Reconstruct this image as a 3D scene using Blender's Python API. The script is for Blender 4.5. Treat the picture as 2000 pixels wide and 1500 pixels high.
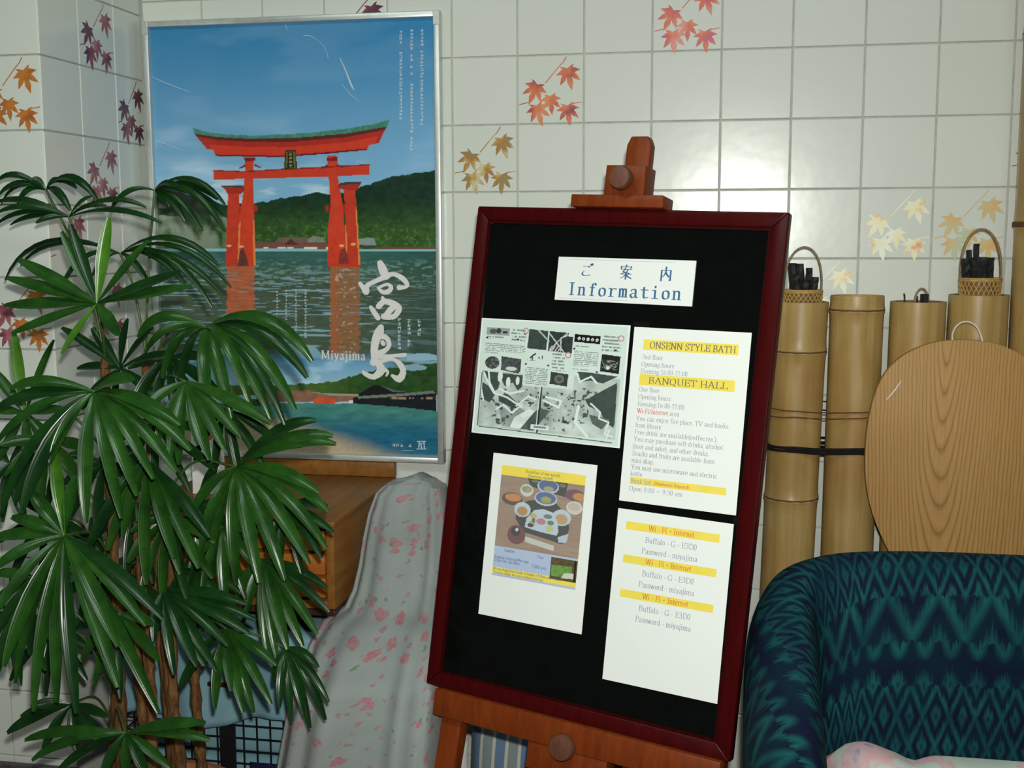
import bpy, bmesh, math, random
import numpy as np
from mathutils import Vector, Matrix

for o in list(bpy.data.objects):
    bpy.data.objects.remove(o, do_unlink=True)
scene = bpy.context.scene
COL = scene.collection
random.seed(7)

# ------------------------------------------------------------------ camera
FPX = 2300.0                                   # focal length in pixels of a 2000 x 1500 frame
CAM = Vector((0.62864, -2.66062, 1.45252))
ROT = (1.445127, 0.002879, 0.182821)
cd = bpy.data.cameras.new('camera')
cam = bpy.data.objects.new('camera', cd)
COL.objects.link(cam)
cam.location = CAM
cam.rotation_euler = ROT
cd.sensor_fit = 'HORIZONTAL'
cd.sensor_width = 36.0
cd.lens = 36.0 * FPX / 2000.0
cd.clip_start = 0.02
scene.camera = cam
from mathutils import Euler
RM = Euler(ROT, 'XYZ').to_matrix()

# ------------------------------------------------------------------ world, lights, exposure
world = bpy.data.worlds.new('world')
scene.world = world
world.use_nodes = True
bg = world.node_tree.nodes['Background']
bg.inputs['Color'].default_value = (0.86, 0.95, 1.0, 1)
bg.inputs['Strength'].default_value = 0.05

def area_light(name, loc, rot, sx, sy, power, color):
    l = bpy.data.lights.new(name, 'AREA')
    l.shape = 'RECTANGLE'; l.size = sx; l.size_y = sy
    l.energy = power; l.color = color
    o = bpy.data.objects.new(name, l)
    COL.objects.link(o)
    o.location = loc; o.rotation_euler = rot
    return o
# the camera's flash, a hand's width right of and above the lens
fl = bpy.data.lights.new('camera_flash', 'SPOT')
fl.spot_size = math.radians(104)
fl.spot_blend = 1.0
fl.energy = 128.0
fl.color = (1.0, 0.985, 0.93)
fl.shadow_soft_size = 0.018
flo = bpy.data.objects.new('camera_flash', fl)
COL.objects.link(flo)
flo.location = CAM + Vector((0.025, 0.0, 0.085))
flo.rotation_euler = ROT
# two ceiling lamps of the room
area_light('ceiling_lamp', (-0.2, -1.9, 2.75), (0, 0, 0), 1.25, 0.35, 18, (0.86, 1.0, 0.92))
area_light('ceiling_lamp', (1.3, -2.6, 2.75), (0, 0, 0), 1.25, 0.35, 18, (0.86, 1.0, 0.92))

vs = scene.view_settings
vs.view_transform = 'Standard'
vs.look = 'None'
vs.gamma = 1.0
vs.use_curve_mapping = False
vs.exposure = 0.0

# ------------------------------------------------------------------ pixel -> point helpers
def ray(u, v):
    return RM @ Vector(((u - 1000.0) / FPX, -(v - 750.0) / FPX, -1.0))
def W(u, v, y):                                # point of the plane Y = y seen at a pixel
    d = ray(u, v)
    return CAM + d * ((y - CAM.y) / d.y)
def hit(u, v, o, n):                           # the same for any plane
    d = ray(u, v)
    return CAM + d * ((o - CAM).dot(n) / d.dot(n))
def project(P):                                # numpy array of points -> pixels
    A = np.array(RM)
    q = (P - np.array(CAM)) @ A
    return 1000 + FPX * q[:, 0] / -q[:, 2], 750 - FPX * q[:, 1] / -q[:, 2]

# ------------------------------------------------------------------ mesh helpers
class MB:
    def __init__(self):
        self.v = []; self.f = []; self.m = []; self.uv = []
    def add(self, vs, fs, mi=0):
        b = len(self.v)
        self.v += [Vector(p) for p in vs]
        for f in fs:
            self.f.append(tuple(b + i for i in f)); self.m.append(mi)
        return self
    def box(self, lo, hi, o=Vector((0, 0, 0)), ax=None, mi=0):
        ax = ax or (Vector((1, 0, 0)), Vector((0, 1, 0)), Vector((0, 0, 1)))
        vs = []
        for k in (0, 1):
            for j in (0, 1):
                for i in (0, 1):
                    vs.append(o + ax[0] * (hi[0] if i else lo[0]) + ax[1] * (hi[1] if j else lo[1]) + ax[2] * (hi[2] if k else lo[2]))
        return self.add(vs, [(0, 2, 3, 1), (4, 5, 7, 6), (0, 1, 5, 4), (2, 6, 7, 3), (0, 4, 6, 2), (1, 3, 7, 5)], mi)
    def prism(self, pts, d, mi=0):             # closed polygon of 3D points pushed along d
        n = len(pts); pts = [Vector(p) for p in pts]; d = Vector(d)
        vs = pts + [p + d for p in pts]
        fs = [tuple(range(n - 1, -1, -1)), tuple(range(n, 2 * n))]
        fs += [(i, (i + 1) % n, n + (i + 1) % n, n + i) for i in range(n)]
        return self.add(vs, fs, mi)
    def tube(self, path, r, n=8, caps=True, mi=0, flat=1.0):
        path = [Vector(p) for p in path]
        rs = r if isinstance(r, (list, tuple)) else [r] * len(path)
        vs = []; up = Vector((0.13, 0.21, 0.97)).normalized(); prev = None
        for i, p in enumerate(path):
            t = (path[min(i + 1, len(path) - 1)] - path[max(i - 1, 0)]).normalized()
            a = prev if prev else (up if abs(t.dot(up)) < 0.95 else Vector((1, 0, 0)))
            x = (a - t * a.dot(t)).normalized(); prev = x
            y = t.cross(x)
            for k in range(n):
                w = 2 * math.pi * k / n
                vs.append(p + (x * math.cos(w) + y * math.sin(w) * flat) * rs[i])
        fs = []
        for i in range(len(path) - 1):
            for k in range(n):
                a = i * n + k; b = i * n + (k + 1) % n
                fs.append((a, b, b + n, a + n))
        if caps:
            fs.append(tuple(range(n - 1, -1, -1)))
            fs.append(tuple(range((len(path) - 1) * n, len(path) * n)))
        return self.add(vs, fs, mi)
    def lathe(self, prof, c, n=32, ax=None, mi=0):   # prof: (radius, height) along axis ax[2]
        ax = ax or (Vector((1, 0, 0)), Vector((0, 1, 0)), Vector((0, 0, 1)))
        c = Vector(c); vs = []
        for r, h in prof:
            for k in range(n):
                w = 2 * math.pi * k / n
                vs.append(c + ax[0] * (r * math.cos(w)) + ax[1] * (r * math.sin(w)) + ax[2] * h)
        fs = []
        for i in range(len(prof) - 1):
            for k in range(n):
                a = i * n + k; b = i * n + (k + 1) % n
                fs.append((a, b, b + n, a + n))
        if prof[0][0] > 1e-6: fs.append(tuple(range(n - 1, -1, -1)))
        if prof[-1][0] > 1e-6: fs.append(tuple(range((len(prof) - 1) * n, len(prof) * n)))
        return self.add(vs, fs, mi)
    def grid(self, rows, closed=False, mi=0):
        n = len(rows[0]); vs = [p for r in rows for p in r]; fs = []
        for i in range(len(rows) - 1):
            for k in range(n if closed else n - 1):
                a = i * n + k; b = i * n + (k + 1) % n
                fs.append((a, b, b + n, a + n))
        return self.add(vs, fs, mi)

ORG = {}
def link(o, parent=None):
    COL.objects.link(o)
    if parent is not None:
        o.parent = parent
    return o
def tag(o, label=None, cat=None, group=None, kind=None):
    if label: o['label'] = label
    if cat: o['category'] = cat
    if group: o['group'] = group
    if kind: o['kind'] = kind
    return o
def build(mb, name, mats, parent=None, origin=None, smooth=None, bevel=0.0, seg=2, label=None, cat=None, group=None, kind=None, uvf=None, recalc=True):
    """one mesh object; vertices are given in world space"""
    org = ORG[parent] if parent is not None else (Vector(origin) if origin is not None else Vector((0, 0, 0)))
    me = bpy.data.meshes.new(name)
    me.from_pydata([tuple(v - org) for v in mb.v], [], mb.f)
    mats = mats if isinstance(mats, (list, tuple)) else [mats]
    for m in mats: me.materials.append(M[m])
    me.polygons.foreach_set('material_index', mb.m)
    if uvf is not None:
        ul = me.uv_layers.new(name='uv')
        for lp in me.loops:
            ul.data[lp.index].uv = uvf[lp.vertex_index]
    if bevel > 0 or recalc:
        bm = bmesh.new(); bm.from_mesh(me)
        if bevel > 0:
            es = [e for e in bm.edges if len(e.link_faces) == 2 and e.calc_face_angle(0) > 0.5]
            bmesh.ops.bevel(bm, geom=es, offset=bevel, segments=seg, affect='EDGES', profile=0.5, clamp_overlap=True)
        if recalc:
            bmesh.ops.recalc_face_normals(bm, faces=bm.faces)
        bm.to_mesh(me); bm.free()
    if smooth is not None:
        me.shade_smooth()
        me.set_sharp_from_angle(angle=math.radians(smooth))
    me.update()
    o = bpy.data.objects.new(name, me)
    link(o, parent)
    ORG[o] = org
    if parent is None: o.location = org
    return tag(o, label, cat, group, kind)
def thing(name, loc, label, cat, group=None):
    o = bpy.data.objects.new(name, None)
    o.empty_display_size = 0.05
    o.location = loc
    link(o); ORG[o] = Vector(loc)
    return tag(o, label, cat, group)

def catmull(pts, k=6):
    pts = [Vector(p) for p in pts]; out = []
    for i in range(len(pts) - 1):
        p0 = pts[max(i - 1, 0)]; p1 = pts[i]; p2 = pts[i + 1]; p3 = pts[min(i + 2, len(pts) - 1)]
        for j in range(k):
            t = j / k
            out.append(0.5 * ((2 * p1) + (p2 - p0) * t + (2 * p0 - 5 * p1 + 4 * p2 - p3) * t * t + (3 * p1 - p0 - 3 * p2 + p3) * t ** 3))
    out.append(pts[-1])
    return out

# ------------------------------------------------------------------ materials
M = {}
def lin(c):
    return tuple(((x / 255) / 12.92 if x / 255 <= 0.04045 else ((x / 255 + 0.055) / 1.055) ** 2.4) for x in c)
class NT:
    def __init__(self, name, rough=0.5, spec=0.5):
        self.m = bpy.data.materials.new(name); M[name] = self.m
        self.m.use_nodes = True
        self.t = self.m.node_tree
        self.b = self.t.nodes['Principled BSDF']
        self.b.inputs['Roughness'].default_value = rough
        self.b.inputs['Specular IOR Level'].default_value = spec
    def n(self, ty, **kw):
        nd = self.t.nodes.new(ty)
        for k, v in kw.items(): setattr(nd, k, v)
        return nd
    def l(self, a, b): self.t.links.new(a, b)
    def coord(self, kind='Object', scale=(1, 1, 1), rot=(0, 0, 0), loc=(0, 0, 0)):
        tc = self.n('ShaderNodeTexCoord'); mp = self.n('ShaderNodeMapping')
        mp.inputs['Scale'].default_value = scale; mp.inputs['Rotation'].default_value = rot; mp.inputs['Location'].default_value = loc
        self.l(tc.outputs[kind], mp.inputs['Vector'])
        return mp.outputs['Vector']
    def noise(self, vec, scale, detail=4, rough=0.6, dist=0.0):
        nd = self.n('ShaderNodeTexNoise')
        nd.inputs['Scale'].default_value = scale; nd.inputs['Detail'].default_value = detail
        nd.inputs['Roughness'].default_value = rough; nd.inputs['Distortion'].default_value = dist
        if vec is not None: self.l(vec, nd.inputs['Vector'])
        return nd.outputs['Fac']
    def ramp(self, fac, stops, interp='LINEAR'):
        r = self.n('ShaderNodeValToRGB'); r.color_ramp.interpolation = interp
        e = r.color_ramp.elements
        while len(e) < len(stops): e.new(0.5)
        for x, (p, c) in zip(e, stops):
            x.position = p; x.color = (*c, 1)
        self.l(fac, r.inputs['Fac'])
        return r.outputs['Color']
    def math(self, op, a, b=None, c=None):
        nd = self.n('ShaderNodeMath', operation=op)
        for i, x in enumerate((a, b, c)):
            if x is None: continue
            if isinstance(x, (int, float)): nd.inputs[i].default_value = x
            else: self.l(x, nd.inputs[i])
        return nd.outputs[0]
    def mix(self, fac, a, b, mode='MIX'):
        nd = self.n('ShaderNodeMix', data_type='RGBA', blend_type=mode)
        for s, x in ((nd.inputs[0], fac), (nd.inputs[6], a), (nd.inputs[7], b)):
            if isinstance(x, (int, float)): s.default_value = x
            elif isinstance(x, tuple): s.default_value = (*x, 1)
            else: self.l(x, s)
        return nd.outputs[2]
    def sep(self, vec):
        s = self.n('ShaderNodeSeparateXYZ'); self.l(vec, s.inputs[0]); return s.outputs
    def base(self, c):
        if isinstance(c, tuple): self.b.inputs['Base Color'].default_value = (*c, 1)
        else: self.l(c, self.b.inputs['Base Color'])
        return self
    def bump(self, h, strength=0.3, dist=0.002):
        b = self.n('ShaderNodeBump'); b.inputs['Strength'].default_value = strength; b.inputs['Distance'].default_value = dist
        self.l(h, b.inputs['Height']); self.l(b.outputs['Normal'], self.b.inputs['Normal'])
        return self
def plain(name, c, rough=0.5, spec=0.5, var=0.12, scale=30, bump=0.0, metal=0.0):
    t = NT(name, rough, spec)
    v = t.coord()
    f = t.noise(v, scale)
    lo = tuple(x * (1 - var) for x in c); hi = tuple(min(1, x * (1 + var)) for x in c)
    t.base(t.ramp(f, [(0.3, lo), (0.7, hi)]))
    t.b.inputs['Metallic'].default_value = metal
    if bump: t.bump(f, bump)
    return t

# wall tiles: pale green-white glaze, each tile slightly different
t = NT('tile_glaze', 0.22, 0.5)
oi = t.n('ShaderNodeObjectInfo')
v = t.coord()
t.base(t.mix(t.noise(v, 9), t.ramp(oi.outputs['Random'], [(0, (0.70, 0.745, 0.665)), (1, (0.755, 0.79, 0.72))]), (0.735, 0.77, 0.70)))
t.bump(t.noise(v, 14, 2), 0.10, 0.004)
plain('grout', (0.50, 0.52, 0.47), 0.9, 0.2)
plain('skirting_stone', (0.10, 0.085, 0.10), 0.5, 0.4, 0.3, 60)
plain('floor_wood', (0.16, 0.085, 0.045), 0.45, 0.4, 0.3, 12)
plain('aluminium', (0.62, 0.66, 0.63), 0.38, 0.5, 0.08, 40, metal=0.55)
plain('frame_corner', (0.28, 0.29, 0.28), 0.5, 0.4)
plain('paper', (0.80, 0.83, 0.795), 0.75, 0.25, 0.015, 8)
plain('sign_plate', (0.80, 0.83, 0.80), 0.45, 0.4, 0.015, 8)
plain('ink_blue', (0.045, 0.14, 0.27), 0.6, 0.2)
plain('ink_grey', (0.27, 0.30, 0.40), 0.7, 0.2)
plain('ink_dark', (0.14, 0.13, 0.13), 0.7, 0.2)
plain('ink_red', (0.62, 0.10, 0.06), 0.7, 0.2)
plain('ink_orange', (0.68, 0.17, 0.03), 0.7, 0.2)
plain('marker_yellow', (0.84, 0.69, 0.10), 0.7, 0.2, 0.05)
plain('cover_tape', (0.005, 0.0055, 0.005), 0.22, 0.4)
plain('print_white', (0.78, 0.77, 0.74), 0.6, 0.2, 0.03)
plain('print_pale', (0.62, 0.70, 0.75), 0.6, 0.2, 0.03)
plain('board_black', (0.0025, 0.003, 0.0025), 0.09, 0.38, 0.2)
plain('charcoal', (0.012, 0.013, 0.013), 0.6, 0.4, 0.5, 80, 0.5)
plain('black_wire', (0.010, 0.010, 0.012), 0.4, 0.5)
plain('string_white', (0.66, 0.64, 0.54), 0.8, 0.2)
plain('cord_black', (0.012, 0.010, 0.009), 0.85, 0.2, 0.4, 200)
plain('cord_brown', (0.13, 0.055, 0.03), 0.85, 0.2, 0.4, 200)
plain('terracotta', (0.42, 0.16, 0.07), 0.7, 0.3, 0.2, 20, 0.2)
plain('soil', (0.035, 0.022, 0.015), 0.95, 0.1, 0.4, 60, 0.8)
plain('navy_cloth', (0.012, 0.014, 0.05), 0.9, 0.1)
plain('book_tan', (0.30, 0.20, 0.09), 0.6, 0.3)
plain('book_red', (0.16, 0.03, 0.02), 0.6, 0.3)
plain('book_grey', (0.42, 0.47, 0.46), 0.6, 0.3)
plain('book_dark', (0.02, 0.014, 0.012), 0.6, 0.3)
plain('page_white', (0.75, 0.75, 0.70), 0.8, 0.1)
plain('porcelain', (0.85, 0.85, 0.85), 0.2, 0.5)

t = NT('clear_cover', 0.06)                    # thin clear sheet over the poster
t.t.nodes.remove(t.b)
out = t.t.nodes['Material Output']
lw = t.n('ShaderNodeLayerWeight'); lw.inputs['Blend'].default_value = 0.18
tr = t.n('ShaderNodeBsdfTransparent'); gl = t.n('ShaderNodeBsdfGlossy'); gl.inputs['Roughness'].default_value = 0.10
mx = t.n('ShaderNodeMixShader')
t.l(t.math('MULTIPLY_ADD', lw.outputs['Fresnel'], 0.75, 0.01), mx.inputs[0]); t.l(tr.outputs[0], mx.inputs[1]); t.l(gl.outputs[0], mx.inputs[2]); t.l(mx.outputs[0], out.inputs['Surface'])

def vcol(name, rough=0.55, spec=0.3):
    t = NT(name, rough, spec)
    a = t.n('ShaderNodeVertexColor'); a.layer_name = 'print'
    t.base(a.outputs['Color'])
vcol('printed_picture', 0.5, 0.15)

def wood(name, a, b, rough=0.35, scale=(60, 60, 6), spec=0.45):
    t = NT(name, rough, spec)
    v = t.coord('Object', scale)
    f = t.noise(v, 1.0, 6, 0.65, 0.6)
    t.base(t.ramp(f, [(0.25, a), (0.75, b)]))
    t.bump(f, 0.06, 0.001)
    return t
wood('easel_wood', (0.12, 0.020, 0.0045), (0.215, 0.042, 0.007), 0.40, spec=0.16)
wood('knob_wood', (0.085, 0.03, 0.016), (0.15, 0.055, 0.028), 0.5)
wood('frame_red', (0.036, 0.0016, 0.0020), (0.058, 0.0028, 0.0032), 0.30, spec=0.12)
wood('frame_lip', (0.020, 0.0012, 0.0015), (0.032, 0.002, 0.002), 0.25, spec=0.2)
wood('chest_wood', (0.17, 0.066, 0.013), (0.29, 0.125, 0.026), 0.38, (50, 6, 50), 0.2)
wood('chest_front', (0.30, 0.085, 0.012), (0.46, 0.15, 0.025), 0.35, (6, 50, 50))
wood('chest_dark', (0.025, 0.01, 0.006), (0.06, 0.022, 0.012), 0.4)

# rice paddle: flat-sawn grain with nested arches
t = NT('paddle_wood', 0.5, 0.2)
v = t.coord()
s = t.sep(v)
wob = t.noise(t.coord('Object', (9, 9, 2.2)), 1.0, 3)
wv = t.math('MULTIPLY_ADD', wob, 0.03, -0.015)
xx = t.math('ADD', t.math('ADD', s[0], wv), 0.034)
zz = t.math('ADD', s[2], -1.31)
r = t.math('SQRT', t.math('ADD', t.math('POWER', t.math('MULTIPLY', xx, 1.0), 2.0), t.math('POWER', t.math('MULTIPLY', zz, 0.115), 2.0)))
ring = t.math('FRACT', t.math('MULTIPLY', r, 150.0))
fine = t.noise(t.coord('Object', (260, 260, 9)), 1.0, 4)
c = t.ramp(ring, [(0.0, (0.20, 0.088, 0.024)), (0.22, (0.44, 0.245, 0.080)), (0.70, (0.48, 0.275, 0.094)), (0.92, (0.40, 0.205, 0.062)), (1.0, (0.20, 0.088, 0.024))])
t.base(t.mix(0.35, c, t.ramp(fine, [(0.3, (0.36, 0.19, 0.060)), (0.7, (0.56, 0.345, 0.125))])))

# dried bamboo
t = NT('bamboo_skin', 0.38, 0.45)
v = t.coord('Object', (60, 60, 3.0))
f = t.noise(v, 1.0, 5, 0.6, 0.3)
g = t.noise(t.coord('Object', (9, 9, 5)), 1.0, 3, 0.5)
c = t.ramp(f, [(0.25, (0.34, 0.215, 0.068)), (0.75, (0.52, 0.37, 0.145))])
t.base(t.mix(t.ramp(g, [(0.45, (0, 0, 0)), (0.75, (0.8, 0.8, 0.8))]), c, (0.31, 0.15, 0.032)))
plain('bamboo_node', (0.10, 0.055, 0.022), 0.6, 0.3, 0.4, 90)
plain('bamboo_cut', (0.36, 0.25, 0.12), 0.7, 0.2)
plain('bamboo_inside', (0.22, 0.14, 0.06), 0.7, 0.2)
plain('basket_cane', (0.46, 0.29, 0.09), 0.5, 0.4, 0.25, 120)
plain('basket_dark', (0.17, 0.09, 0.025), 0.6, 0.3, 0.25, 120)
plain('handle_cane', (0.30, 0.19, 0.10), 0.5, 0.4, 0.25, 90)

# palm
def leafmat(name, a, b):
    t = NT(name, 0.25, 0.30)
    tc = t.n('ShaderNodeTexCoord')
    s = t.sep(tc.outputs['UV'])
    st = t.math('SINE', t.math('MULTIPLY', s[0], 44.0))
    f = t.math('MULTIPLY_ADD', st, 0.07, t.noise(t.coord('Object'), 22, 3))
    t.base(t.ramp(f, [(0.3, a), (0.75, b)]))
    t.bump(st, 0.12, 0.0006)
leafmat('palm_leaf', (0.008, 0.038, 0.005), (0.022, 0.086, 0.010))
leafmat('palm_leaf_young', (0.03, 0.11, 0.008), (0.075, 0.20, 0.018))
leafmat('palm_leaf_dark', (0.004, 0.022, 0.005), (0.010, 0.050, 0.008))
plain('palm_stalk', (0.055, 0.10, 0.022), 0.4, 0.4, 0.3, 30)
t = NT('palm_cane', 0.8, 0.2)
f = t.noise(t.coord('Object', (90, 90, 22)), 1.0, 5, 0.7, 0.8)
t.base(t.ramp(f, [(0.3, (0.045, 0.02, 0.008)), (0.5, (0.16, 0.075, 0.028)), (0.72, (0.30, 0.17, 0.06))]))
t.bump(f, 0.8, 0.004)

# printed rose cloth
t = NT('rose_cloth', 0.9, 0.15)
def spots(t, vec, scale, rad, thr, rnd=1.0):
    vo = t.n('ShaderNodeTexVoronoi', feature='F1'); vo.inputs['Scale'].default_value = scale; vo.inputs['Randomness'].default_value = rnd
    t.l(vec, vo.inputs['Vector'])
    inside = t.math('LESS_THAN', vo.outputs['Distance'], rad)
    sc = t.n('ShaderNodeSeparateColor'); t.l(vo.outputs['Color'], sc.inputs[0])
    on = t.math('GREATER_THAN', sc.outputs[0], thr)
    return t.math('MULTIPLY', inside, on), sc
v0 = t.coord('UV', (1, 1, 1))
nz = t.n('ShaderNodeTexNoise'); nz.inputs['Scale'].default_value = 120; t.l(v0, nz.inputs['Vector'])
ad = t.n('ShaderNodeVectorMath', operation='MULTIPLY_ADD'); ad.inputs[1].default_value = (0.014, 0.014, 0)
t.l(nz.outputs['Color'], ad.inputs[0]); t.l(v0, ad.inputs[2])
vv = ad.outputs[0]
ground = t.ramp(t.noise(v0, 7, 3), [(0.3, (0.245, 0.275, 0.265)), (0.7, (0.305, 0.335, 0.325))])
a1, s1 = spots(t, vv, 36, 0.30, 0.30)
pinkc = t.ramp(t.noise(v0, 160, 2), [(0.35, (0.40, 0.115, 0.14)), (0.65, (0.35, 0.22, 0.23))])
c = t.mix(t.math('MULTIPLY', a1, 0.85), ground, pinkc)
a2, s2 = spots(t, vv, 58, 0.22, 0.45)
c = t.mix(t.math('MULTIPLY', a2, 0.7), c, (0.33, 0.15, 0.17))
a3, s3 = spots(t, vv, 44, 0.17, 0.62)
c = t.mix(t.math('MULTIPLY', a3, 0.75), c, (0.11, 0.21, 0.09))
t.base(c)
t.bump(t.noise(v0, 600, 2), 0.12, 0.001)

t = NT('blue_cloth', 0.85, 0.15)
f = t.noise(t.coord('Object'), 6, 4)
t.base(t.ramp(f, [(0.3, (0.17, 0.34, 0.40)), (0.7, (0.26, 0.44, 0.49))]))
t.bump(t.noise(t.coord('Object'), 500, 2), 0.1, 0.001)

# ikat weave of the armchair
t = NT('ikat_weave', 0.88, 0.1)
v0 = t.coord('UV')
bleed = t.noise(t.coord('UV', (260, 22, 1)), 1.0, 3, 0.6)
s = t.sep(v0)
u = s[0]; w = t.math('ADD', s[1], t.math('MULTIPLY_ADD', bleed, 0.03, -0.015))
p_ = 0.084
tri = t.math('PINGPONG', t.math('MULTIPLY', u, 2 / p_), 1.0)               # zig-zag across
h = t.math('FRACT', t.math('MULTIPLY', w, 1.0 / 0.37))                     # one repeat up the back
tA = t.math('PINGPONG', t.math('MULTIPLY', h, 3.4), 1.0)
dA = t.math('ABSOLUTE', t.math('SUBTRACT', tri, tA))                       # lattice of diamonds with inner outlines
dB = t.math('ABSOLUTE', t.math('SUBTRACT', t.math('SUBTRACT', 1.0, tri), tA))
vA = t.math('SUBTRACT', 1.0, t.math('PINGPONG', t.math('MULTIPLY', t.math('MINIMUM', dA, dB), 5.2), 1.0))
vB = t.math('PINGPONG', t.math('ADD', t.math('MULTIPLY', h, 9.0), t.math('MULTIPLY', tri, 2.0)), 1.0)      # bold chevrons
lens = t.math('MULTIPLY', t.math('PINGPONG', t.math('MULTIPLY', u, 4 / p_), 1.0), t.math('PINGPONG', t.math('MULTIPLY', h, 6.6), 1.0))
vC = t.math('PINGPONG', t.math('MULTIPLY', lens, 2.6), 1.0)                # rows of hollow ovals
mB = t.math('MULTIPLY', t.math('GREATER_THAN', h, 0.5882), t.math('LESS_THAN', h, 0.80))
mC = t.math('GREATER_THAN', h, 0.80)
mA = t.math('LESS_THAN', h, 0.5882)
val = t.math('ADD', t.math('MULTIPLY', mA, vA), t.math('ADD', t.math('MULTIPLY', mB, vB), t.math('MULTIPLY', mC, vC)))
val = t.math('ADD', t.math('MULTIPLY', val, 0.75), t.math('MULTIPLY_ADD', bleed, 0.8, -0.36))
navy = t.ramp(t.noise(t.coord('UV', (6, 14, 1)), 1.0, 2), [(0.4, (0.004, 0.008, 0.026)), (0.6, (0.003, 0.016, 0.030))])
teal = t.ramp(t.noise(t.coord('UV', (7, 13, 1)), 1.0, 2), [(0.35, (0.005, 0.042, 0.056)), (0.65, (0.009, 0.085, 0.080))])
t.base(t.mix(t.ramp(val, [(0.25, (0, 0, 0)), (0.75, (1, 1, 1))]), navy, teal))
t.bump(t.noise(t.coord('UV', (900, 900, 1)), 1.0, 2), 0.25, 0.001)

# pastel print of the seat pillow
t = NT('pastel_print', 0.9, 0.1)
f = t.noise(t.coord('Object'), 13, 2, 0.5, 1.2)
t.base(t.ramp(f, [(0.30, (0.42, 0.50, 0.44)), (0.44, (0.45, 0.53, 0.47)), (0.5, (0.58, 0.34, 0.36)), (0.58, (0.56, 0.42, 0.42)), (0.64, (0.30, 0.26, 0.42)), (0.8, (0.45, 0.46, 0.52))]))
# striped cushion
t = NT('stripe_cloth', 0.85, 0.15)
v0 = t.coord('UV'); s = t.sep(v0)
k = t.math('FRACT', t.math('MULTIPLY', s[0], 9.0))
k2 = t.math('FRACT', t.math('MULTIPLY', s[0], 4.5))
blue = t.mix(t.math('GREATER_THAN', k2, 0.5), (0.135, 0.21, 0.33), (0.22, 0.275, 0.27))
t.base(t.mix(t.math('LESS_THAN', k, 0.24), blue, (0.52, 0.53, 0.45)))

# maple foil prints
def maple(name, stops, metal=0.0, rough=0.35):
    t = NT(name, rough, 0.5)
    f = t.noise(t.coord('Object'), 26, 2, 0.5)
    t.base(t.ramp(f, [(0.33 + 0.34 * p, c) for p, c in stops]))
    t.b.inputs['Metallic'].default_value = metal
maple('maple_red', [(0, (0.60, 0.10, 0.20)), (0.5, (0.75, 0.17, 0.08)), (1, (0.80, 0.32, 0.28))])
maple('maple_orange', [(0, (0.28, 0.06, 0.08)), (0.4, (0.66, 0.15, 0.06)), (1, (0.78, 0.28, 0.12))])
maple('maple_olive', [(0, (0.28, 0.27, 0.10)), (0.45, (0.42, 0.20, 0.05)), (0.75, (0.60, 0.42, 0.15)), (1, (0.62, 0.60, 0.36))])
maple('maple_flash_gold', [(0, (0.85, 0.40, 0.20)), (0.3, (0.95, 0.86, 0.50)), (1, (0.92, 0.96, 0.78))])  # whitened gold: flash glare on the foil put into the colour
maple('maple_amber', [(0, (0.80, 0.45, 0.18)), (0.5, (0.70, 0.55, 0.25)), (1, (0.55, 0.62, 0.40))])
maple('maple_purple', [(0, (0.07, 0.02, 0.05)), (0.5, (0.14, 0.035, 0.07)), (1, (0.30, 0.09, 0.09))])
maple('maple_dusk', [(0, (0.16, 0.04, 0.07)), (0.5, (0.34, 0.10, 0.12)), (1, (0.46, 0.22, 0.22))])
maple('maple_rust', [(0, (0.40, 0.12, 0.03)), (0.5, (0.60, 0.22, 0.04)), (1, (0.50, 0.16, 0.05))])

# ------------------------------------------------------------------ pen lettering
GLY = {}
def G(c, adv, *st): GLY[c] = (adv, st)
# "|x,y0,y1" stem with serifs, "!x,y0,y1" bare stem, "-x0,x1,y" hairline, "~" smooth curve, else straight
G('A', 6.8, '3.2,7 .9,0', '3.2,7 5.6,0', '-1.9,4.7,2.4', '-.2,1.7,0', '-4.7,6.5,0')
G('B', 6.0, '|1.4,0,7', '~1.4,7 3.6,7 4.6,5.4 3.6,3.8 1.4,3.7', '~1.4,3.7 4,3.6 5.2,1.8 4,0 1.4,0')
G('D', 6.6, '|1.4,0,7', '~1.4,7 3.6,7 5.7,5.4 5.7,1.6 3.6,0 1.4,0')
G('E', 5.8, '|1.4,0,7', '-1.4,5.1,7', '-1.4,4.2,3.6', '-1.4,5.3,0', '5.1,7 5.1,5.8', '5.3,0 5.3,1.3', '4.2,4.2 4.2,3')
G('F', 5.4, '|1.4,0,7', '-1.4,5,7', '-1.4,4.2,3.6', '5,7 5,5.8', '4.2,4.2 4.2,3')
G('G', 6.8, '~5.6,5.6 4.6,7 3,7 .9,5.6 .9,1.4 3,0 4.6,0 5.6,1', '!5.6,0,3', '-4.4,6.4,3')
G('H', 7.0, '|1.4,0,7', '|5.6,0,7', '-1.4,5.6,3.6')
G('I', 3.2, '|1.6,0,7')
G('L', 5.6, '|1.4,0,7', '-1.4,5.2,0', '5.2,0 5.2,1.5')
G('M', 8.2, '|1.3,0,7', '1.3,7 4.1,1', '6.8,7 4.1,1', '|6.8,0,7')
G('N', 7.0, '!1.3,0,7', '1.3,7 5.7,0', '!5.7,0,7', '-.4,2.2,0', '-4.8,6.6,7', '-.3,1.6,7')
G('O', 6.8, '~3.3,7 1.3,6.2 .8,3.5 1.3,.8 3.3,0 5.3,.8 5.8,3.5 5.3,6.2 3.3,7')
G('P', 5.6, '|1.4,0,7', '~1.4,7 4,7 5,5.2 4,3.4 1.4,3.3')
G('Q', 6.8, '~3.3,7 1.3,6.2 .8,3.5 1.3,.8 3.3,0 5.3,.8 5.8,3.5 5.3,6.2 3.3,7', '3,.4 5.8,-1.4')
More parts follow.
